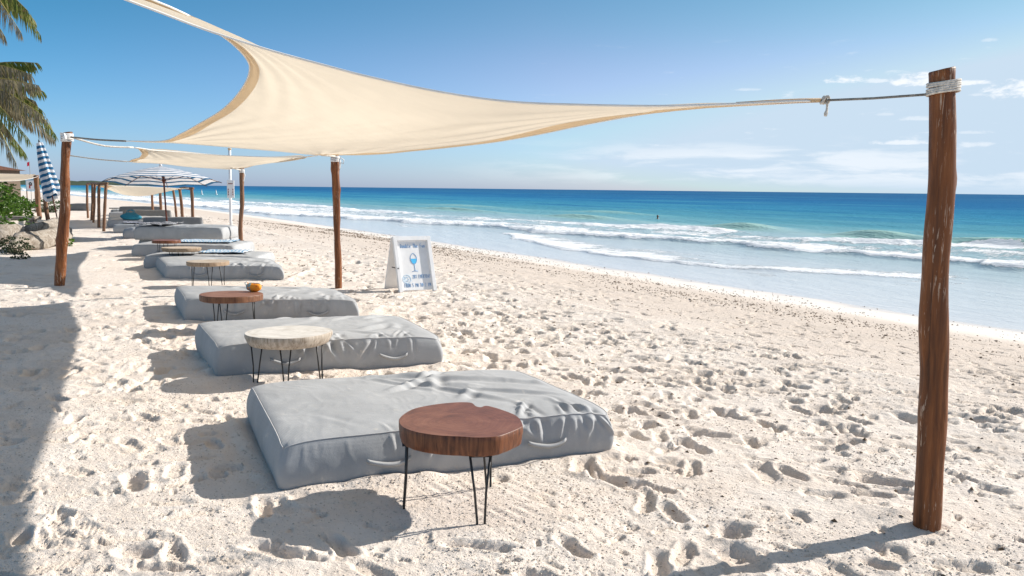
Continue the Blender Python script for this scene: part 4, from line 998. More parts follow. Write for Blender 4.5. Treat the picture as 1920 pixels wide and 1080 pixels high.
    def text(s, x, z, w, h, mat, name, r=.0035):
        st = []
        for k, ch in enumerate(s):
            for p in G.get(ch, []): st.append([(x + (k + a * .8) * w, z + b_ * h / 1.5) for a, b_ in p])
        ink(st, mat, name, r)
    iw = W - 2 * f_; x0 = f_
    text('Double The Fun', x0 + iw * .12, L * .80, iw * .82 / 14, .060, MT['ink_blue'], 'lettering', .0026)
    text('2X1 EVERYDAY', x0 + iw * .40, L * .245, iw * .60 / 12, .056, MT['ink_blue'], 'lettering', .0024)
    text('FROM 5 PM TO 7 PM', x0 + iw * .10, L * .09, iw * .88 / 17, .056, MT['ink_blue'], 'lettering', .0024)
    cx = x0 + iw * .50; zc = L * .60
    bowl = [(cx + .052 * math.cos(a) * (1 if math.sin(a) < .6 else .85), zc + .085 * math.sin(a)) for a in np.linspace(-PI / 2, 1.5 * PI, 25)]
    ink([bowl, [(cx, zc - .085), (cx + .004, zc - .17), (cx, zc - .20)], [(cx - .05, zc - .205), (cx, zc - .195), (cx + .05, zc - .20)]], MT['ink_blue'], 'wine_glass_drawing', .0035)
    wb = MB(); ring = [leaf((cx + .046 * math.cos(a), .0030, zc + .078 * math.sin(a))) for a in np.linspace(PI, 2 * PI, 17)]; wb.add(ring, [tuple(range(17))]); wb.build('wine_drawing', MT['ink_cyan'], root, False)
    bc = (x0 + iw * .20, L * .235)
    burst = [(bc[0] + (.062 + .008 * (k % 2)) * math.cos(k * PI / 10), bc[1] + (.062 + .008 * (k % 2)) * math.sin(k * PI / 10)) for k in range(21)]
    st = [burst] + [[(bc[0] + .045 * math.cos(a) - .01, bc[1] + .045 * math.sin(a)), (bc[0] + .02 * math.cos(a), bc[1] + .02 * math.sin(a))] for a in np.linspace(0, 6, 9)]
    ink(st, MT['ink_pale'], 'stamp_drawing', .003)
sign()

# ------------------------------------------------------------------ white pole with notice
def white_pole():
    b0 = P(433, 429); Y = b0.y; root = empty('notice_pole', (b0.x, b0.y, 0), 'tall white pole with a white notice board by the water', 'pole'); o = Vector((b0.x, b0.y, 0))
    b = MB(); b.tube([Q(433, 429, Y) - o - Vector((0, 0, .3)), Q(432.5, 400, Y) - o, Q(431.5, 340, Y) - o, Q(430.5, 280, Y) - o], .05, 12); b.build('shaft', MT['white_paint'], root)
    c_ = MB(); c_.tube([Q(430.5, 281, Y) - o, Q(430.5, 277.5, Y) - o], .065, 10); c_.build('cap', MT['hem'], root)
    n = MB(); cc = Q(432.5, 354.5, Y - .09) - o; n.box(cc, (.27, .03, .66)); pn = n.build('notice', MT['white_paint'], root, False); bv = pn.modifiers.new('b', 'BEVEL'); bv.width = .012
    m = MB()
    for k in range(3):
        for sx in (-.085, .085): m.box(cc + Vector((sx, -.018, -.02 - .09 * k)), (.03, .006, .06))
    m.box(cc + Vector((0, -.018, .20)), (.16, .006, .03)); m.build('marking', m_plain('faded_red', (.30, .10, .08), .6), root, False, kind='stuff')
white_pole()

# ------------------------------------------------------------------ parasols
def open_parasol():
    b0 = P(317, 448); Y = b0.y; root = empty('open_parasol', (b0.x, b0.y, 0), 'open navy and white striped parasol leaning over the mattresses', 'parasol'); o = Vector((b0.x, b0.y, 0))
    apex = Q(301, 312, Y) - o; hub = Q(307, 338, Y) - o
    m = MB(); m.tube([Vector((0, 0, -.3)), (Q(311, 395, Y) - o), hub, apex + Vector((0, 0, .02))], .026, 10); m.build('pole', MT['dark_pole'], root)
    Rr = 1.68; drop = apex.z - (1.6 + .09); n = 8
    tilt = Matrix.Rotation(-.03, 3, 'Y') @ Matrix.Rotation(-.085, 3, 'X')
    cb = MB(); ringN = 19
    # corners by angle; slightly sagging between ribs
    ctr = Vector((Q(305, 345, Y).x - o.x, 0, 0))
    rings = []
    for k in range(ringN + 1):
        f = k / ringN; ring = []
        for j in range(n * 4):
            a = 2 * PI * (j / (n * 4)) + .28; seg = (j % 4) / 4; ca = PI / n
            rad = Rr * f * math.cos(ca) / math.cos((seg - .5) * 2 * ca) if True else 0
            z = -drop * (f ** 1.12) + .02 * math.sin(f * PI) + .035 * f * math.sin(PI * seg) ** 2
            v = tilt @ Vector((rad * math.cos(a), rad * math.sin(a), z)); ring.append(v + apex.lerp(Vector((ctr.x, 0, apex.z)), f))
        rings.append(ring)
    vs = [v for r_ in rings for v in r_]; fs = []; mi = []
    N4 = n * 4
    for k in range(ringN):
        for j in range(N4):
            fs.append((k * N4 + j, (k + 1) * N4 + j, (k + 1) * N4 + (j + 1) % N4, k * N4 + (j + 1) % N4)); mi.append(1 if (k % 3 == 0 and k > 1) else 0)
    for f_, q in zip(fs, mi): pass
    cb.v = [tuple(v) for v in vs]; cb.f = fs; cb.m = mi
    cb.build('canopy', [MT['white_cloth'], MT['navy']], root, False)
    for k in range(n):
        rb = MB(); a, b_ = rings[1][k * 4], rings[-1][k * 4]; d = Vector((0, 0, -.018)); pts = [r_[k * 4] + d for r_ in rings[1::3]] + [b_ + d]; rb.tube(pts, .009, 6); r_o = rb.build('rib', MT['dark_pole'], root)
        sb = MB(); sb.tube([hub + Vector((0, 0, -.02)), rings[10][k * 4] + d], .007, 6); sb.build('strut', MT['dark_pole'], r_o)
    f = MB(); f.tube([apex, apex + Vector((0, 0, .05)), apex + Vector((0, 0, .07)), apex + Vector((0, 0, .12))], [.05, .04, .02, .012], 10)
    f.build('finial', MT['white_cloth'], root); h = MB(); h.tube([hub - Vector((0, 0, .09)), hub + Vector((0, 0, .03))], [.035, .06], 10); h.build('hub', MT['dark_pole'], root)
open_parasol()
def closed_parasol():
    b0 = P(112, 423); Y = b0.y; root = empty('closed_parasol', (b0.x, b0.y, 0), 'closed navy and white striped parasol leaning beside the thick left post', 'parasol'); o = Vector((b0.x, b0.y, 0))
    top = Q(74, 268, Y) - o; bot = Q(99, 370, Y) - o
    m = MB(); m.tube([Vector((0, 0, -.2)), Q(99, 372, Y) - o, top + Vector((0, 0, .04))], .024, 8); m.build('pole', MT['dark_pole'], root)
    ax = (bot - top); L = ax.length; ax.normalize(); s1 = ax.cross(Vector((0, 1, 0))).normalized(); s2 = ax.cross(s1)
    n = 40; K = 19; vs = []; fs = []; mi = []; K2 = K * 3
    for k in range(K2 + 1):
        f = k / K2; rad = .09 + .21 * f ** .8
        for j in range(n):
            a = 2 * PI * j / n; lob = 1 + .26 * math.cos(a * 5 + 1.3 * f + .5); dz = .10 * f * math.cos(a + 2.6) + .025 * f * math.cos(a * 5)
            vs.append(top + ax * (L * f + dz) + (s1 * math.cos(a) + s2 * math.sin(a)) * rad * lob)
    for k in range(K2):
        for j in range(n): fs.append((k * n + j, k * n + (j + 1) % n, (k + 1) * n + (j + 1) % n, (k + 1) * n + j)); mi.append(1 if (k // 3) % 2 == 1 else 0)
    vs.append(top - ax * .03); ti = len(vs) - 1
    for j in range(n): fs.append((ti, (j + 1) % n, j)); mi.append(0)
    b = MB(); b.v = [tuple(v) for v in vs]; b.f = fs; b.m = mi; b.build('canopy', [MT['white_cloth'], MT['navy']], root, False)
    f = MB(); f.tube([top, top - ax * .06, top - ax * .13], [.03, .035, .012], 8); f.build('finial', MT['black_iron'], root)
closed_parasol()

# ------------------------------------------------------------------ towels and bags on the mattresses
def m_stripe(name, a, b, freq, ax=0):
    t = NT(name); v = t.coord(); s = t.sep(v); w = t.math('SINE', t.math('MULTIPLY', s[ax], freq)); return t.set(t.mix(t.rng(w, -.15, .15), a, b), .9, t.bump(t.noise(v, 60, 3), .4, .003), .1)
def m_print(name, a, b, sc=22):
    t = NT(name); v = t.coord(); n = t.noise(v, sc, 4, .6, 2.5); return t.set(t.mix(t.rng(n, .46, .54), a, b), .9, t.bump(n, .3, .003), .1)
def towel(name, spec, x0, x1, y0, y1, mat, label, seed, thick=.02, bunch=.03):
    a, ang, l, w, h, z0 = spec; nx, ny = 60, 36
    X, Y = np.meshgrid(np.linspace(x0, x1, nx), np.linspace(y0, y1, ny), indexing='ij')
    Xw = X + .05 * fbm(X * 3, Y * 3, 2, seed); Yw = Y + .06 * fbm(X * 2, Y * 4, 2, seed + 3)
    over = np.maximum(0, -Yw - .0)
    Z = .012 + bunch * (.5 + .5 * fbm(X * 5, Y * 7, 3, seed + 5)) - over * 1.0
    Z = np.maximum(Z, .006) * (over <= 0) + (over > 0) * (.006 - over * 2.2); Yw = np.where(over > 0, -.06 - .0 * over, Yw)
    c, s = math.cos(ang), math.sin(ang); cx, cy = (x0 + x1) / 2, (y0 + y1) / 2
    me, _ = grid_mesh(name, Xw - cx, Yw - cy, Z); bm = bmesh.new(); bm.from_mesh(me); bmesh.ops.solidify(bm, geom=bm.faces[:], thickness=.008); bm.to_mesh(me); bm.free()
    o = link(name, me, mat); o.location = (a.x + cx * c - cy * s, a.y + cx * s + cy * c, z0 + h + .018); o.rotation_euler = (0, 0, ang); tag(o, label, 'towel', 'towels on the mattresses')
st1 = m_stripe('blue_white_stripes', (.03, .20, .38), (.72, .74, .76), 95, 0); prt = m_print('black_white_print', (.03, .035, .05), (.5, .5, .52)); prt2 = m_print('grey_print', (.18, .18, .2), (.5, .5, .52), 30)
towel('towel', MATS[4], .95, 1.80, .25, 1.1, st1, 'blue and white striped towel beside the pale tan table', 201)
towel('towel', MATS[5], .75, 2.1, .25, 1.2, st1, 'long blue and white striped towel in front of the stacked mattresses', 203)
towel('towel', MATS[7], .02, .85, .0, 1.2, prt, 'black and white patterned towel on the upper stacked mattress', 205, bunch=.07)
towel('towel', MATS[8], .7, 1.9, .2, 1.2, prt, 'crumpled dark patterned towel on the slack mattress beyond the stack', 207, bunch=.10)
towel('towel', MATS[9], .15, 1.3, .2, 1.1, m_print('navy_white_print', (.05, .07, .12), (.45, .45, .5), 14), 'dark blue patterned towel on the creased far mattress', 209, bunch=.05)
towel('towel', MATS[10], .9, 1.9, .2, 1.1, prt2, 'grey speckled towel right of the teal bag', 211, bunch=.10)
towel('towel', MATS[8], 1.15, 1.55, .0, .5, m_plain('faded_red_cloth', (.45, .12, .10), .9), 'small faded red cloth beside the parasol pole', 213, bunch=.12)
def bag(p, sc, mat, label, seed):
    root = empty('beach_bag', p, label, 'bag'); b = MB(); n = 16; K = 9; vs = []; fs = []
    for k in range(K):
        f = k / (K - 1); r_ = sc * (.55 + .5 * math.sin(PI * min(1, f * .8 + .18))) * (1 - .5 * f ** 4)
        for j in range(n): a = 2 * PI * j / n; w_ = 1 + .08 * math.sin(3 * a + seed + 4 * f); vs.append((r_ * 1.35 * math.cos(a) * w_, r_ * .7 * math.sin(a) * w_, sc * .9 * f + .02 * math.sin(2 * a) * f))
    for k in range(K - 1):
        for j in range(n): fs.append((k * n + j, k * n + (j + 1) % n, (k + 1) * n + (j + 1) % n, (k + 1) * n + j))
    fs += [tuple(range(n))[::-1], tuple((K - 1) * n + j for j in range(n))]; b.add(vs, fs); b.build('body', mat, root)
    for s in (-1, 1):
        h = MB(); h.tube([(-sc * .5, s * sc * .2, sc * .85), (-sc * .4, s * sc * .28, sc * 1.15), (0, s * sc * .33, sc * 1.28), (sc * .4, s * sc * .28, sc * 1.15), (sc * .5, s * sc * .2, sc * .85)], sc * .05, 6); h.build('handle', mat, root)
pt = MATS[10][0]; bag(Vector((pt.x + .75, pt.y + .35, .305)), .28, m_plain('teal_cloth', (.015, .17, .26), .7), 'teal beach bag on a far mattress beside the tan posts', 1)
bag(P(135, 394), .26, m_plain('blue_cloth', (.10, .20, .42), .7), 'small blue bag on the sand right of the thick left post', 4)
# grey lounge far left of the walkway
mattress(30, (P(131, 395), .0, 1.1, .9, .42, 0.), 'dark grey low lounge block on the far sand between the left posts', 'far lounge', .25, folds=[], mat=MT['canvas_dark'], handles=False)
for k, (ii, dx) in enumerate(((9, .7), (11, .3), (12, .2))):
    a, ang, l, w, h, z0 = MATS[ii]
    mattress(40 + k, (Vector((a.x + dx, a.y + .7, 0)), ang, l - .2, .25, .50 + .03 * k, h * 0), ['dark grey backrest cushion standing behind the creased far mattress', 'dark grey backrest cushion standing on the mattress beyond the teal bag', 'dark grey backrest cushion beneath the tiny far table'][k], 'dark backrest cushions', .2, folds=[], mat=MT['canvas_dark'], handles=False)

# ------------------------------------------------------------------ driftwood, bench slab
def log(path, radii, label, seed, name='driftwood_log'):
    path = [Vector(p) for p in path]; base = path[0]; C_ = curve_pts(path, 40); b = MB(); rr = np.interp(np.linspace(0, 1, 40), np.linspace(0, 1, len(radii)), radii); n = 26; vs = []; fs = []
    for k in range(40):
        t = Vector(C_[min(39, k + 1)] - C_[max(0, k - 1)]).normalized(); s1 = t.cross(Vector((0, 0, 1))).normalized(); s2 = s1.cross(t)
        for j in range(n):
            a = 2 * PI * j / n; w_ = 1 + .16 * float(vnoise(np.array(math.cos(a) * 1.4 + k * .14 + seed), np.array(math.sin(a) * 1.4 + seed), 120)) + .10 * math.sin(3 * a + k * .12 + seed) + .05 * math.sin(9 * a + seed + k * .03)
            v = Vector(C_[k]) + (s1 * math.cos(a) + s2 * math.sin(a)) * rr[k] * w_; vs.append((v.x - base.x, v.y - base.y, v.z))
    for k in range(39):
        for j in range(n): fs.append((k * n + j, k * n + (j + 1) % n, (k + 1) * n + (j + 1) % n, (k + 1) * n + j))
    fs += [tuple(range(n))[::-1], tuple(39 * n + j for j in range(n))]
    b.add(vs, fs); o = b.build(name, MT['drift']); o.location = (base.x, base.y, 0); tag(o, label, 'driftwood', 'bleached driftwood beside the left post'); return o
Z = 21.8
log([P(22, 474) + Vector((0, 0, .06)), P(42, 469) + Vector((0, 0, .22)), P(64, 467) + Vector((0, 0, .17)), P(90, 463) + Vector((0, 0, .23)), P(116, 456) + Vector((0, 0, .20)), P(126, 448) + Vector((0, 0, .2))], [.08, .27, .22, .29, .24, .14], 'large bleached driftwood stump lying just left of the thick post', 1)
log([P(-60, 455) + Vector((0, 0, .25)), P(-10, 458) + Vector((0, 0, .24)), P(20, 456) + Vector((0, 0, .28)), P(46, 450) + Vector((0, 0, .26))], [.25, .28, .22, .08], 'thick grey driftwood trunk running out of the left edge', 2)
log([P(70, 442) + Vector((0, 0, .15)), P(90, 438) + Vector((0, 0, .28)), P(112, 434) + Vector((0, 0, .34))], [.08, .17, .13], 'small white driftwood piece behind the large stump', 3)
log([P(50, 452) + Vector((0, 0, .34)), P(85, 446) + Vector((0, 0, .36)), P(110, 441) + Vector((0, 0, .30))], [.10, .15, .1], 'rough pale driftwood branch lying on top of the large stump', 4)
def bench():
    c_ = P(62, 430); root = empty('slab_bench', (c_.x - .9, c_.y, 0), 'low weathered grey plank bench in front of the bushes', 'bench'); b = MB(); b.box((0, 0, .40), (2.2, .5, .11)); o = b.build('seat', MT['drift'], root, False); bv = o.modifiers.new('b', 'BEVEL'); bv.width = .02
    for sx in (-.8, .85): q = MB(); q.box((sx, 0, .17), (.22, .36, .36)); q.build('leg', MT['drift'], root, False)
bench()

# ------------------------------------------------------------------ plants
def leaf_cloud(cent, ext, n, size, seed, rosette=True):
    g = np.random.default_rng(seed); vs = []; fs = []
    cl = []
    nclump = max(6, n // 9)
    for k in range(nclump):
        v = g.normal(size=3); v /= np.linalg.norm(v); r_ = g.uniform(.55, 1.02); p = np.array(cent) + v * np.array(ext) * r_; p[2] = max(p[2], .03); cl.append((p, v))
    for (p, v) in cl:
        for j in range(9):
            a = g.uniform(0, 2 * PI); el = g.uniform(.0, .9); d = np.array([math.cos(a) * math.cos(el), math.sin(a) * math.cos(el), math.sin(el)]) + .5 * v; d /= np.linalg.norm(d)
            L = size * g.uniform(.7, 1.2); wv = np.cross(d, g.normal(size=3)); wv /= np.linalg.norm(wv); wv *= L * .27; q0 = p + d * .02; nn = np.cross(d, wv); nn /= np.linalg.norm(nn) + 1e-9
            k0 = len(vs); vs += [tuple(q0), tuple(q0 + d * L * .5 + wv + nn * L * .06), tuple(q0 + d * L - np.array([0, 0, L * .12])), tuple(q0 + d * L * .5 - wv + nn * L * .06), tuple(q0 + d * L * .5)]
            fs += [(k0, k0 + 1, k0 + 4), (k0 + 1, k0 + 2, k0 + 4), (k0 + 2, k0 + 3, k0 + 4), (k0 + 3, k0, k0 + 4)]
    return vs, fs, cl
def bush(base, ext, n, size, mat, label, seed, cat='bush', name='bush', group=None):
    root = empty(name, (base.x, base.y, 0), label, cat, group); vs, fs, cl = leaf_cloud((0, 0, ext[2] * .95), ext, n, size, seed); b = MB(); b.add(vs, fs); b.build('foliage', mat, root, False)
    s = MB(); g = random.Random(seed)
    for (p, v) in g.sample(cl, min(26, len(cl))):
        r_ = .012 * max(ext) + .003; s.tube([(g.uniform(-.1, .1) * ext[0], g.uniform(-.1, .1) * ext[1], -.05), (p[0] * .5, p[1] * .5, p[2] * .6), tuple(p)], [r_, r_ * .7, r_ * .3], 5)
    s.build('stem', MT['bark'], root)
gB = 'green bushes at the left edge'
bush(P(-18, 418), (1.3, .9, .82), 2600, .15, MT['leaf'], 'large glossy sea-grape bush at the left edge below the cream canopy', 1, group=gB)
bush(P(30, 413), (.8, .7, .52), 1500, .15, MT['leaf'], 'bright green bush spilling towards the bench on the left', 2, group=gB)
bush(P(-15, 402), (1.6, .9, 1.0), 2600, .13, MT['leaf_low'], 'dull green bush rising behind the glossy one at the left edge', 3, group=gB)
bush(P(82, 398), (1.5, .8, .38), 2200, .10, MT['leaf_low'], 'low green hedge behind the posts beside the closed parasol', 4, group=gB)
bush(P(12, 438), (.30, .25, .28), 300, .13, MT['leaf'], 'small bright sprig of leaves above the grey trunk', 5, cat='plant', name='plant', group=gB)
bush(P(50, 446), (.22, .2, .34), 130, .11, MT['leaf'], 'small bright green sprig growing between the driftwood logs', 6, cat='plant', name='plant', group=gB)
bush(P(28, 476), (.42, .25, .20), 900, .06, MT['leaf_dark'], 'dark tangled twiggy shrub at the foot of the driftwood stump', 7, group=gB)
bush(P(40, 486), (.22, .12, .05), 160, .06, MT['leaf_dark'], 'thin dark twigs trailing over the sand below the stump', 8, cat='plant', name='plant', group=gB)
bush(P(131, 462), (.07, .07, .10), 60, .10, MT['leaf'], 'tiny green seedling right of the thick left post', 9, cat='plant', name='plant', group=gB)

# ------------------------------------------------------------------ palms
def frond(root, a, b, arch, o, seed, dry=False, nl=76, ll=.66):
    g = random.Random(seed); pts = []
    for k in range(13):
        t = k / 12; p = a.lerp(b, t) + Vector((0, 0, arch * math.sin(PI * t) * (1 - .25 * t))); pts.append(p - o)
    C_ = curve_pts(pts, nl); mb = MB(); mb.tube([Vector(p) for p in C_[::4]] + [Vector(C_[-1])], [.028 * (1 - .85 * k / (len(C_[::4]))) for k in range(len(C_[::4]) + 1)], 5, mi=1)
    for k in range(5, nl):
        t = Vector(C_[min(nl - 1, k + 1)] - C_[max(0, k - 1)]).normalized(); sd_ = t.cross(Vector((0, 0, 1))).normalized(); f = k / nl
        L = ll * (math.sin(PI * min(1, f * .82 + .14)) ** .6) * g.uniform(.85, 1.1)
        for s in (-1, 1):
            if g.random() < (.12 if not dry else .25): continue
            dr = (sd_ * s * g.uniform(.2, .55) + t * g.uniform(.3, .6) + Vector((0, 0, -g.uniform(.5, 1.1) - (.5 if dry else 0)))).normalized()
            p0 = Vector(C_[k]); p1 = p0 + dr * L * .5; p2 = p1 + (dr + Vector((0, 0, -.55))).normalized() * L * .5; w = t * .022
            mb.add([p0 - w * .6, p0 + w * .6, p1 + w, p1 - w, p2], [(0, 1, 2, 3), (3, 2, 4)])
    mb.build('frond', [MT['palm_dry'] if dry else MT['palm'], MT['rachis']], root, False)
def palm(cr_px, Y, tips, base_off, label, seed):
    cr = Q(*cr_px, Y); base = Vector((cr.x + base_off[0], cr.y + base_off[1], 0)); root = empty('palm_tree', base, label, 'palm tree', 'palm trees at the left edge'); g = random.Random(seed)
    n = 22; pts = []; rs = []
    for k in range(n):
        t = k / (n - 1); pts.append(Vector((-base_off[0] * t ** 1.6, -base_off[1] * t ** 1.6, -.2 + (cr.z + .2) * t))); rs.append(.17 - .06 * t + (.012 if k % 2 else 0))
    b = MB(); b.tube(pts, rs, 14); b.build('trunk', MT['bark'], root)
    for k in range(5):
        a_ = k * 1.26; c_ = MB(); p = cr - base + Vector((.16 * math.cos(a_), .16 * math.sin(a_), -.18)); c_.tube([p + Vector((0, 0, -.11)), p + Vector((0, 0, -.05)), p + Vector((0, 0, .05)), p + Vector((0, 0, .11))], [.03, .10, .10, .03], 10); c_.build('coconut', MT['leaf_low'], root)
    for k, (x, y, dY, arch, dry) in enumerate(tips):
        frond(root, cr, Q(x, y, Y + dY), arch, base, seed * 50 + k, dry)
    for k in range(7):      # fronds out of the picture to the left and behind
        a_ = PI * .6 + k * .42; e = cr + Vector((math.cos(a_) * 2.9, math.sin(a_) * 2.9, g.uniform(-1.2, .5))); frond(root, cr, e, .9, base, seed * 50 + 20 + k, k % 3 == 0)
palm((-110, 175), 22, [(104, 252, 0, 1.0, False), (82, 172, 1, .55, False), (78, 206, -.5, .55, False), (102, 262, 1.2, .75, True), (60, 235, .6, .6, True), (30, 305, -.8, .9, True), (72, 160, -1, .3, True), (20, 250, 0, .5, True), (55, 262, -1.5, .6, False), (-10, 310, .4, .5, True), (40, 150, 2, .55, False), (48, 288, .2, .5, False), (66, 190, .2, .35, True), (96, 238, 1.5, 1.1, False), (70, 118, .3, .35, False), (60, 140, -.4, .5, True), (40, 215, .9, .7, False), (88, 222, -1.2, .5, True), (15, 120, .6, .3, True)], (-.6, .8), 'palm tree with brownish drooping fronds at the left edge', 1)
palm((-120, -70), 21, [(76, 66, 0, .75, False), (66, 40, .8, .55, False), (40, 62, -1, .6, True), (30, 20, .5, .5, False), (10, 70, .2, .4, True), (52, 20, -.6, .4, False)], (-1.2, .4), 'taller palm tree whose greener frond tips show at the top left corner', 2)

# ------------------------------------------------------------------ far left background
def hut():
    p = P(-20, 372); Y = 75.; c0 = Q(-34, 340, Y); root = empty('beach_house', (c0.x, Y, 0), 'brown roofed beach house above the bushes at the far left', 'house'); br = m_plain('brown_thatch', (.12, .055, .035), .9, .3, 4, .2, 1.); wl = m_plain('dark_brown_wall', (.13, .10, .075), .9)  # wall is one even dark brown-grey
    b = MB(); b.box((-1.5, 2, 1.4), (5, 4, 2.8)); b.build('wall', wl, root, False)
    r = MB(); r.add([(-4.4, -.4, 2.7), (1.4, -.4, 2.7), (1.4, 4.4, 2.7), (-4.4, 4.4, 2.7), (-3, 2, 3.1), (.2, 2, 3.1)], [(0, 1, 5, 4), (1, 2, 5), (2, 3, 4, 5), (3, 0, 4), (0, 3, 2, 1)]); ro = r.build('roof', br, root, False)
    for k, x in enumerate((-.5, .35)): c_ = MB(); c_.box((x, 1.6, 3.15), (.38, .4, .45 + .25 * k)); c_.build('chimney', br, ro, False)
    d = MB(); d.box((.2, -.03, 1.), (.9, .06, 2.)); d.build('door', br, root, False)
    for x in (-3, -1.5): w = MB(); w.box((x, -.03, 1.5), (.8, .06, .9)); w.build('window', MT['black_iron'], root, False)
    bush(Vector((c0.x + .8, Y - 1.0, 0)), (1.3, .6, 1.45), 1500, .22, MT['leaf_low'], 'small dull green tree in front of the far beach house', 14, group=gB)
hut()
def board():
    Y = P(49, 385).y * .9; pb = Q(57, 347, Y); root = empty('beach_sign', (pb.x, Y, 0), 'pale blue framed warning board on two posts behind the bushes', 'sign')
    lb = m_plain('pale_blue_paint', (.30, .50, .62), .6); w_, h_ = 17 / F * Y, 21 / F * Y; z = pb.z
    b = MB(); b.box((0, 0, z), (w_, .04, h_)); b.build('frame', lb, root, False)
    p = MB(); p.box((0, -.024, z), (w_ * .82, .02, h_ * .82)); p.build('panel', MT['white_paint'], root, False)
    s = MB(); s.tube([(.02 + .13 * w_ * math.cos(a), -.042, z + .08 + .13 * w_ * math.sin(a)) for a in np.linspace(0, 2 * PI, 14)[:-1]], .035, 6, closed=True); s.build('symbol', MT['black_iron'], root)
    s = MB(); s.box((-.03, -.040, z - .12), (.09, .012, .2)); s.box((.08, -.040, z - .02), (.10, .012, .05)); s.build('symbol', m_plain('red_mark', (.45, .06, .05), .6), root, False)
    for sx in (-1, 1): q = MB(); q.tube([(sx * w_ * .45, .03, -.2), (sx * w_ * .45, .03, z)], .035, 8); q.build('post', MT['pole_tan'], root)
board()
def flag():
    Y = 70.; b0 = Q(58, 345, Y); root = empty('flagpole', (b0.x, Y, 0), 'thin pole with a small red flag far off on the left', 'flag'); tz = Q(55, 303, Y)
    s = MB(); s.tube([(0, 0, -.2), (tz.x - b0.x, 0, tz.z)], .018, 6); s.build('shaft', MT['rope_grey'], root)
    f = MB(); dx = tz.x - b0.x; vs = []; 
    for k in range(5):
        for j in range(2): vs.append((dx - .02 - .04 * k, .03 * math.sin(k * 1.5), tz.z - .0 - .30 * j - .02 * k))
    f.add(vs, [(2 * k, 2 * k + 1, 2 * k + 3, 2 * k + 2) for k in range(4)]); f.build('flag_cloth', m_plain('red_flag', (.75, .03, .06), .7), root)
flag()
# small sails on the water and a swimmer
for k, (x, y) in enumerate(((378.5, 365), (405.5, 365))):
    p = P(x, y, SEA); root = empty('sailboat', p, ['small white sail on the water, left one of the pair beside the white pole', 'small white sail on the water, right one of the pair, closest to the white pole'][k], 'sailboat', 'two tiny sails on the water'); s = p.y / F
    h = MB(); h.tube([(-2.2 * s, 0, .1), (-1 * s, 0, .05), (1 * s, 0, .05), (2.4 * s, 0, .15)], [.05, .3, .3, .05], 8); h.build('hull', MT['white_paint'], root)
    m = MB(); m.add([(-.9 * s, 0, .4), (1.1 * s, .12, .5), (-.3 * s, .05, 10 * s), (.3 * s, -.25, 4 * s)], [(0, 1, 3), (1, 2, 3), (2, 0, 3)]); m.build('sail', MT['white_cloth'], root, False)
    q = MB(); q.tube([(-.9 * s, 0, 0), (-.3 * s, 0, 10.3 * s)], .05, 5); q.build('mast', MT['rope_grey'], root)
def swimmer():
    p = P(1233, 411.5, SEA); root = empty('person', p, 'swimmer with dark hair, only head and shoulders above the water', 'person'); sk = m_plain('skin', (.35, .18, .11), .6)
    b = MB(); K = [(0, -.25, .15), (0, -.05, .19), (0, .04, .16), (0, .09, .065), (0, .14, .06), (0, .20, .085), (0, .28, .10), (0, .35, .085), (0, .395, .03)]
    n = 12; vs = []; fs = []
    for k, (x, z, r_) in enumerate(K):
        for j in range(n): a = 2 * PI * j / n; vs.append((r_ * (1.35 if k < 3 else .85) * math.cos(a), r_ * (.75 if k < 3 else 1.) * math.sin(a), z))
    for k in range(len(K) - 1):
        for j in range(n): fs.append((k * n + j, k * n + (j + 1) % n, (k + 1) * n + (j + 1) % n, (k + 1) * n + j))
    fs += [tuple((len(K) - 1) * n + j for j in range(n))]; b.add(vs, fs); b.build('body', sk, root)
    h = MB(); vs = []; fs = []
    for k in range(6):
        t = k / 5; z = .26 + .15 * t; r_ = .108 * math.sqrt(max(0.02, 1 - (t * .98) ** 2.5))
        for j in range(n): a = 2 * PI * j / n; vs.append((r_ * .9 * math.cos(a), r_ * math.sin(a) + .012, z))
    for k in range(5):
        for j in range(n): fs.append((k * n + j, k * n + (j + 1) % n, (k + 1) * n + (j + 1) % n, (k + 1) * n + j))
    fs.append(tuple(5 * n + j for j in range(n))); h.add(vs, fs); h.build('hair', MT['black_iron'], root)
swimmer()

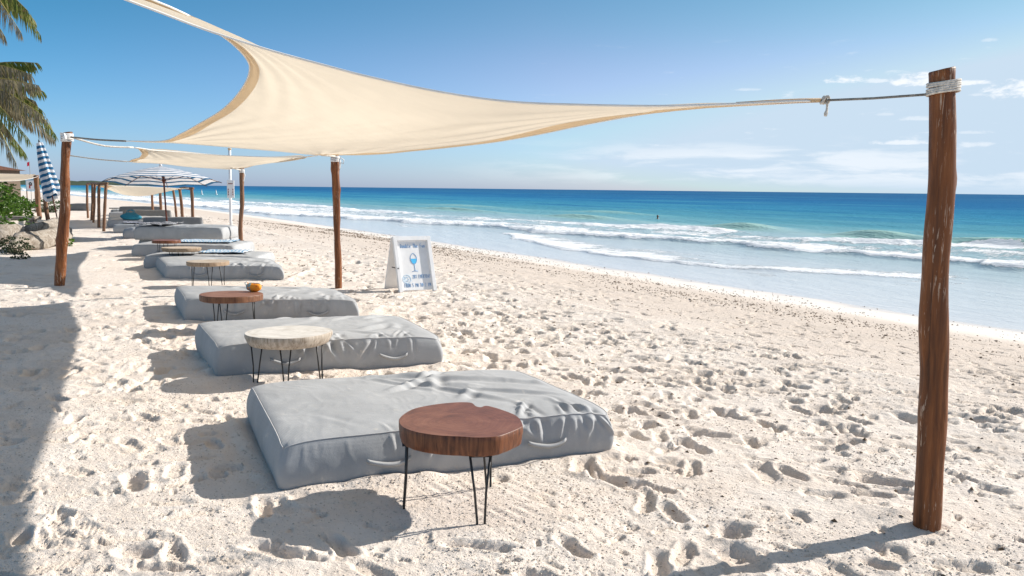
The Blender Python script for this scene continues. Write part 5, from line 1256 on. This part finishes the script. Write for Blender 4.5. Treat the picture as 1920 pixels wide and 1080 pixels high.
# ------------------------------------------------------------------ weed crumbs along the upper wash line, sand crumbs nearby
def crumbs(name, n, fn, size, mat, kind_h, seed):
    g = np.random.default_rng(seed); vs = []; fs = []
    c = 0
    while c < n:
        x, y = fn(g)
        if not (3.4 < math.hypot(x, y) < 60): c += 1; continue
        z = ground(x, y); s = size * g.uniform(.4, 1.5) * (1 + kind_h * math.hypot(x, y) / 20); a = g.uniform(0, PI); dx, dy = math.cos(a) * s, math.sin(a) * s; w = g.uniform(.25, .7)
        k = len(vs); hz = s * g.uniform(.3, .7)
        vs += [(x + dx, y + dy, z), (x - dy * w, y + dx * w, z), (x - dx, y - dy, z), (x + dy * w, y - dx * w, z), (x, y, z + hz)]
        fs += [(k, k + 1, k + 4), (k + 1, k + 2, k + 4), (k + 2, k + 3, k + 4), (k + 3, k, k + 4)]; c += 1
    b = MB(); b.v = vs; b.f = fs; o = b.build(name, mat, None, False, kind='stuff'); return o
def fn_weed(g):
    d = 8.2 + g.normal(0, 1.7) if g.random() < .75 else g.uniform(-1, 10); u = g.uniform(0, 1) ** 1.2 * 52 - 3
    q = float(vnoise(np.array(d * .9 + u * .15), np.array(u * .35), 130))
    if q < g.uniform(-.7, .5): return 1e4, 1e4
    return R0.x + N2.x * d + U2.x * u, R0.y + N2.y * d + U2.y * u
tag(crumbs('seaweed_bits', 26000, fn_weed, .013, m_plain('dry_weed', (.16, .11, .07), .9, .4, 20), .9, 31), 'scattered dry brown seaweed crumbs along the upper wash line', 'seaweed')
def fn_sand(g):
    r_ = 3.6 + 11 * g.random() ** 1.3; t = g.uniform(-.56, .56)
    if float(vnoise(np.array(r_ * math.sin(t) * 1.3), np.array(r_ * math.cos(t) * 1.3), 131)) < g.uniform(-.9, .6): return 1e4, 1e4
    return r_ * math.sin(t), r_ * math.cos(t)
tag(crumbs('sand_crumbs', 60000, fn_sand, .0065, m_plain('crumb_sand', (.62, .53, .44), .95, .2, 20), .3, 32), 'loose crumbs of sand scattered over the near beach', 'sand crumbs')
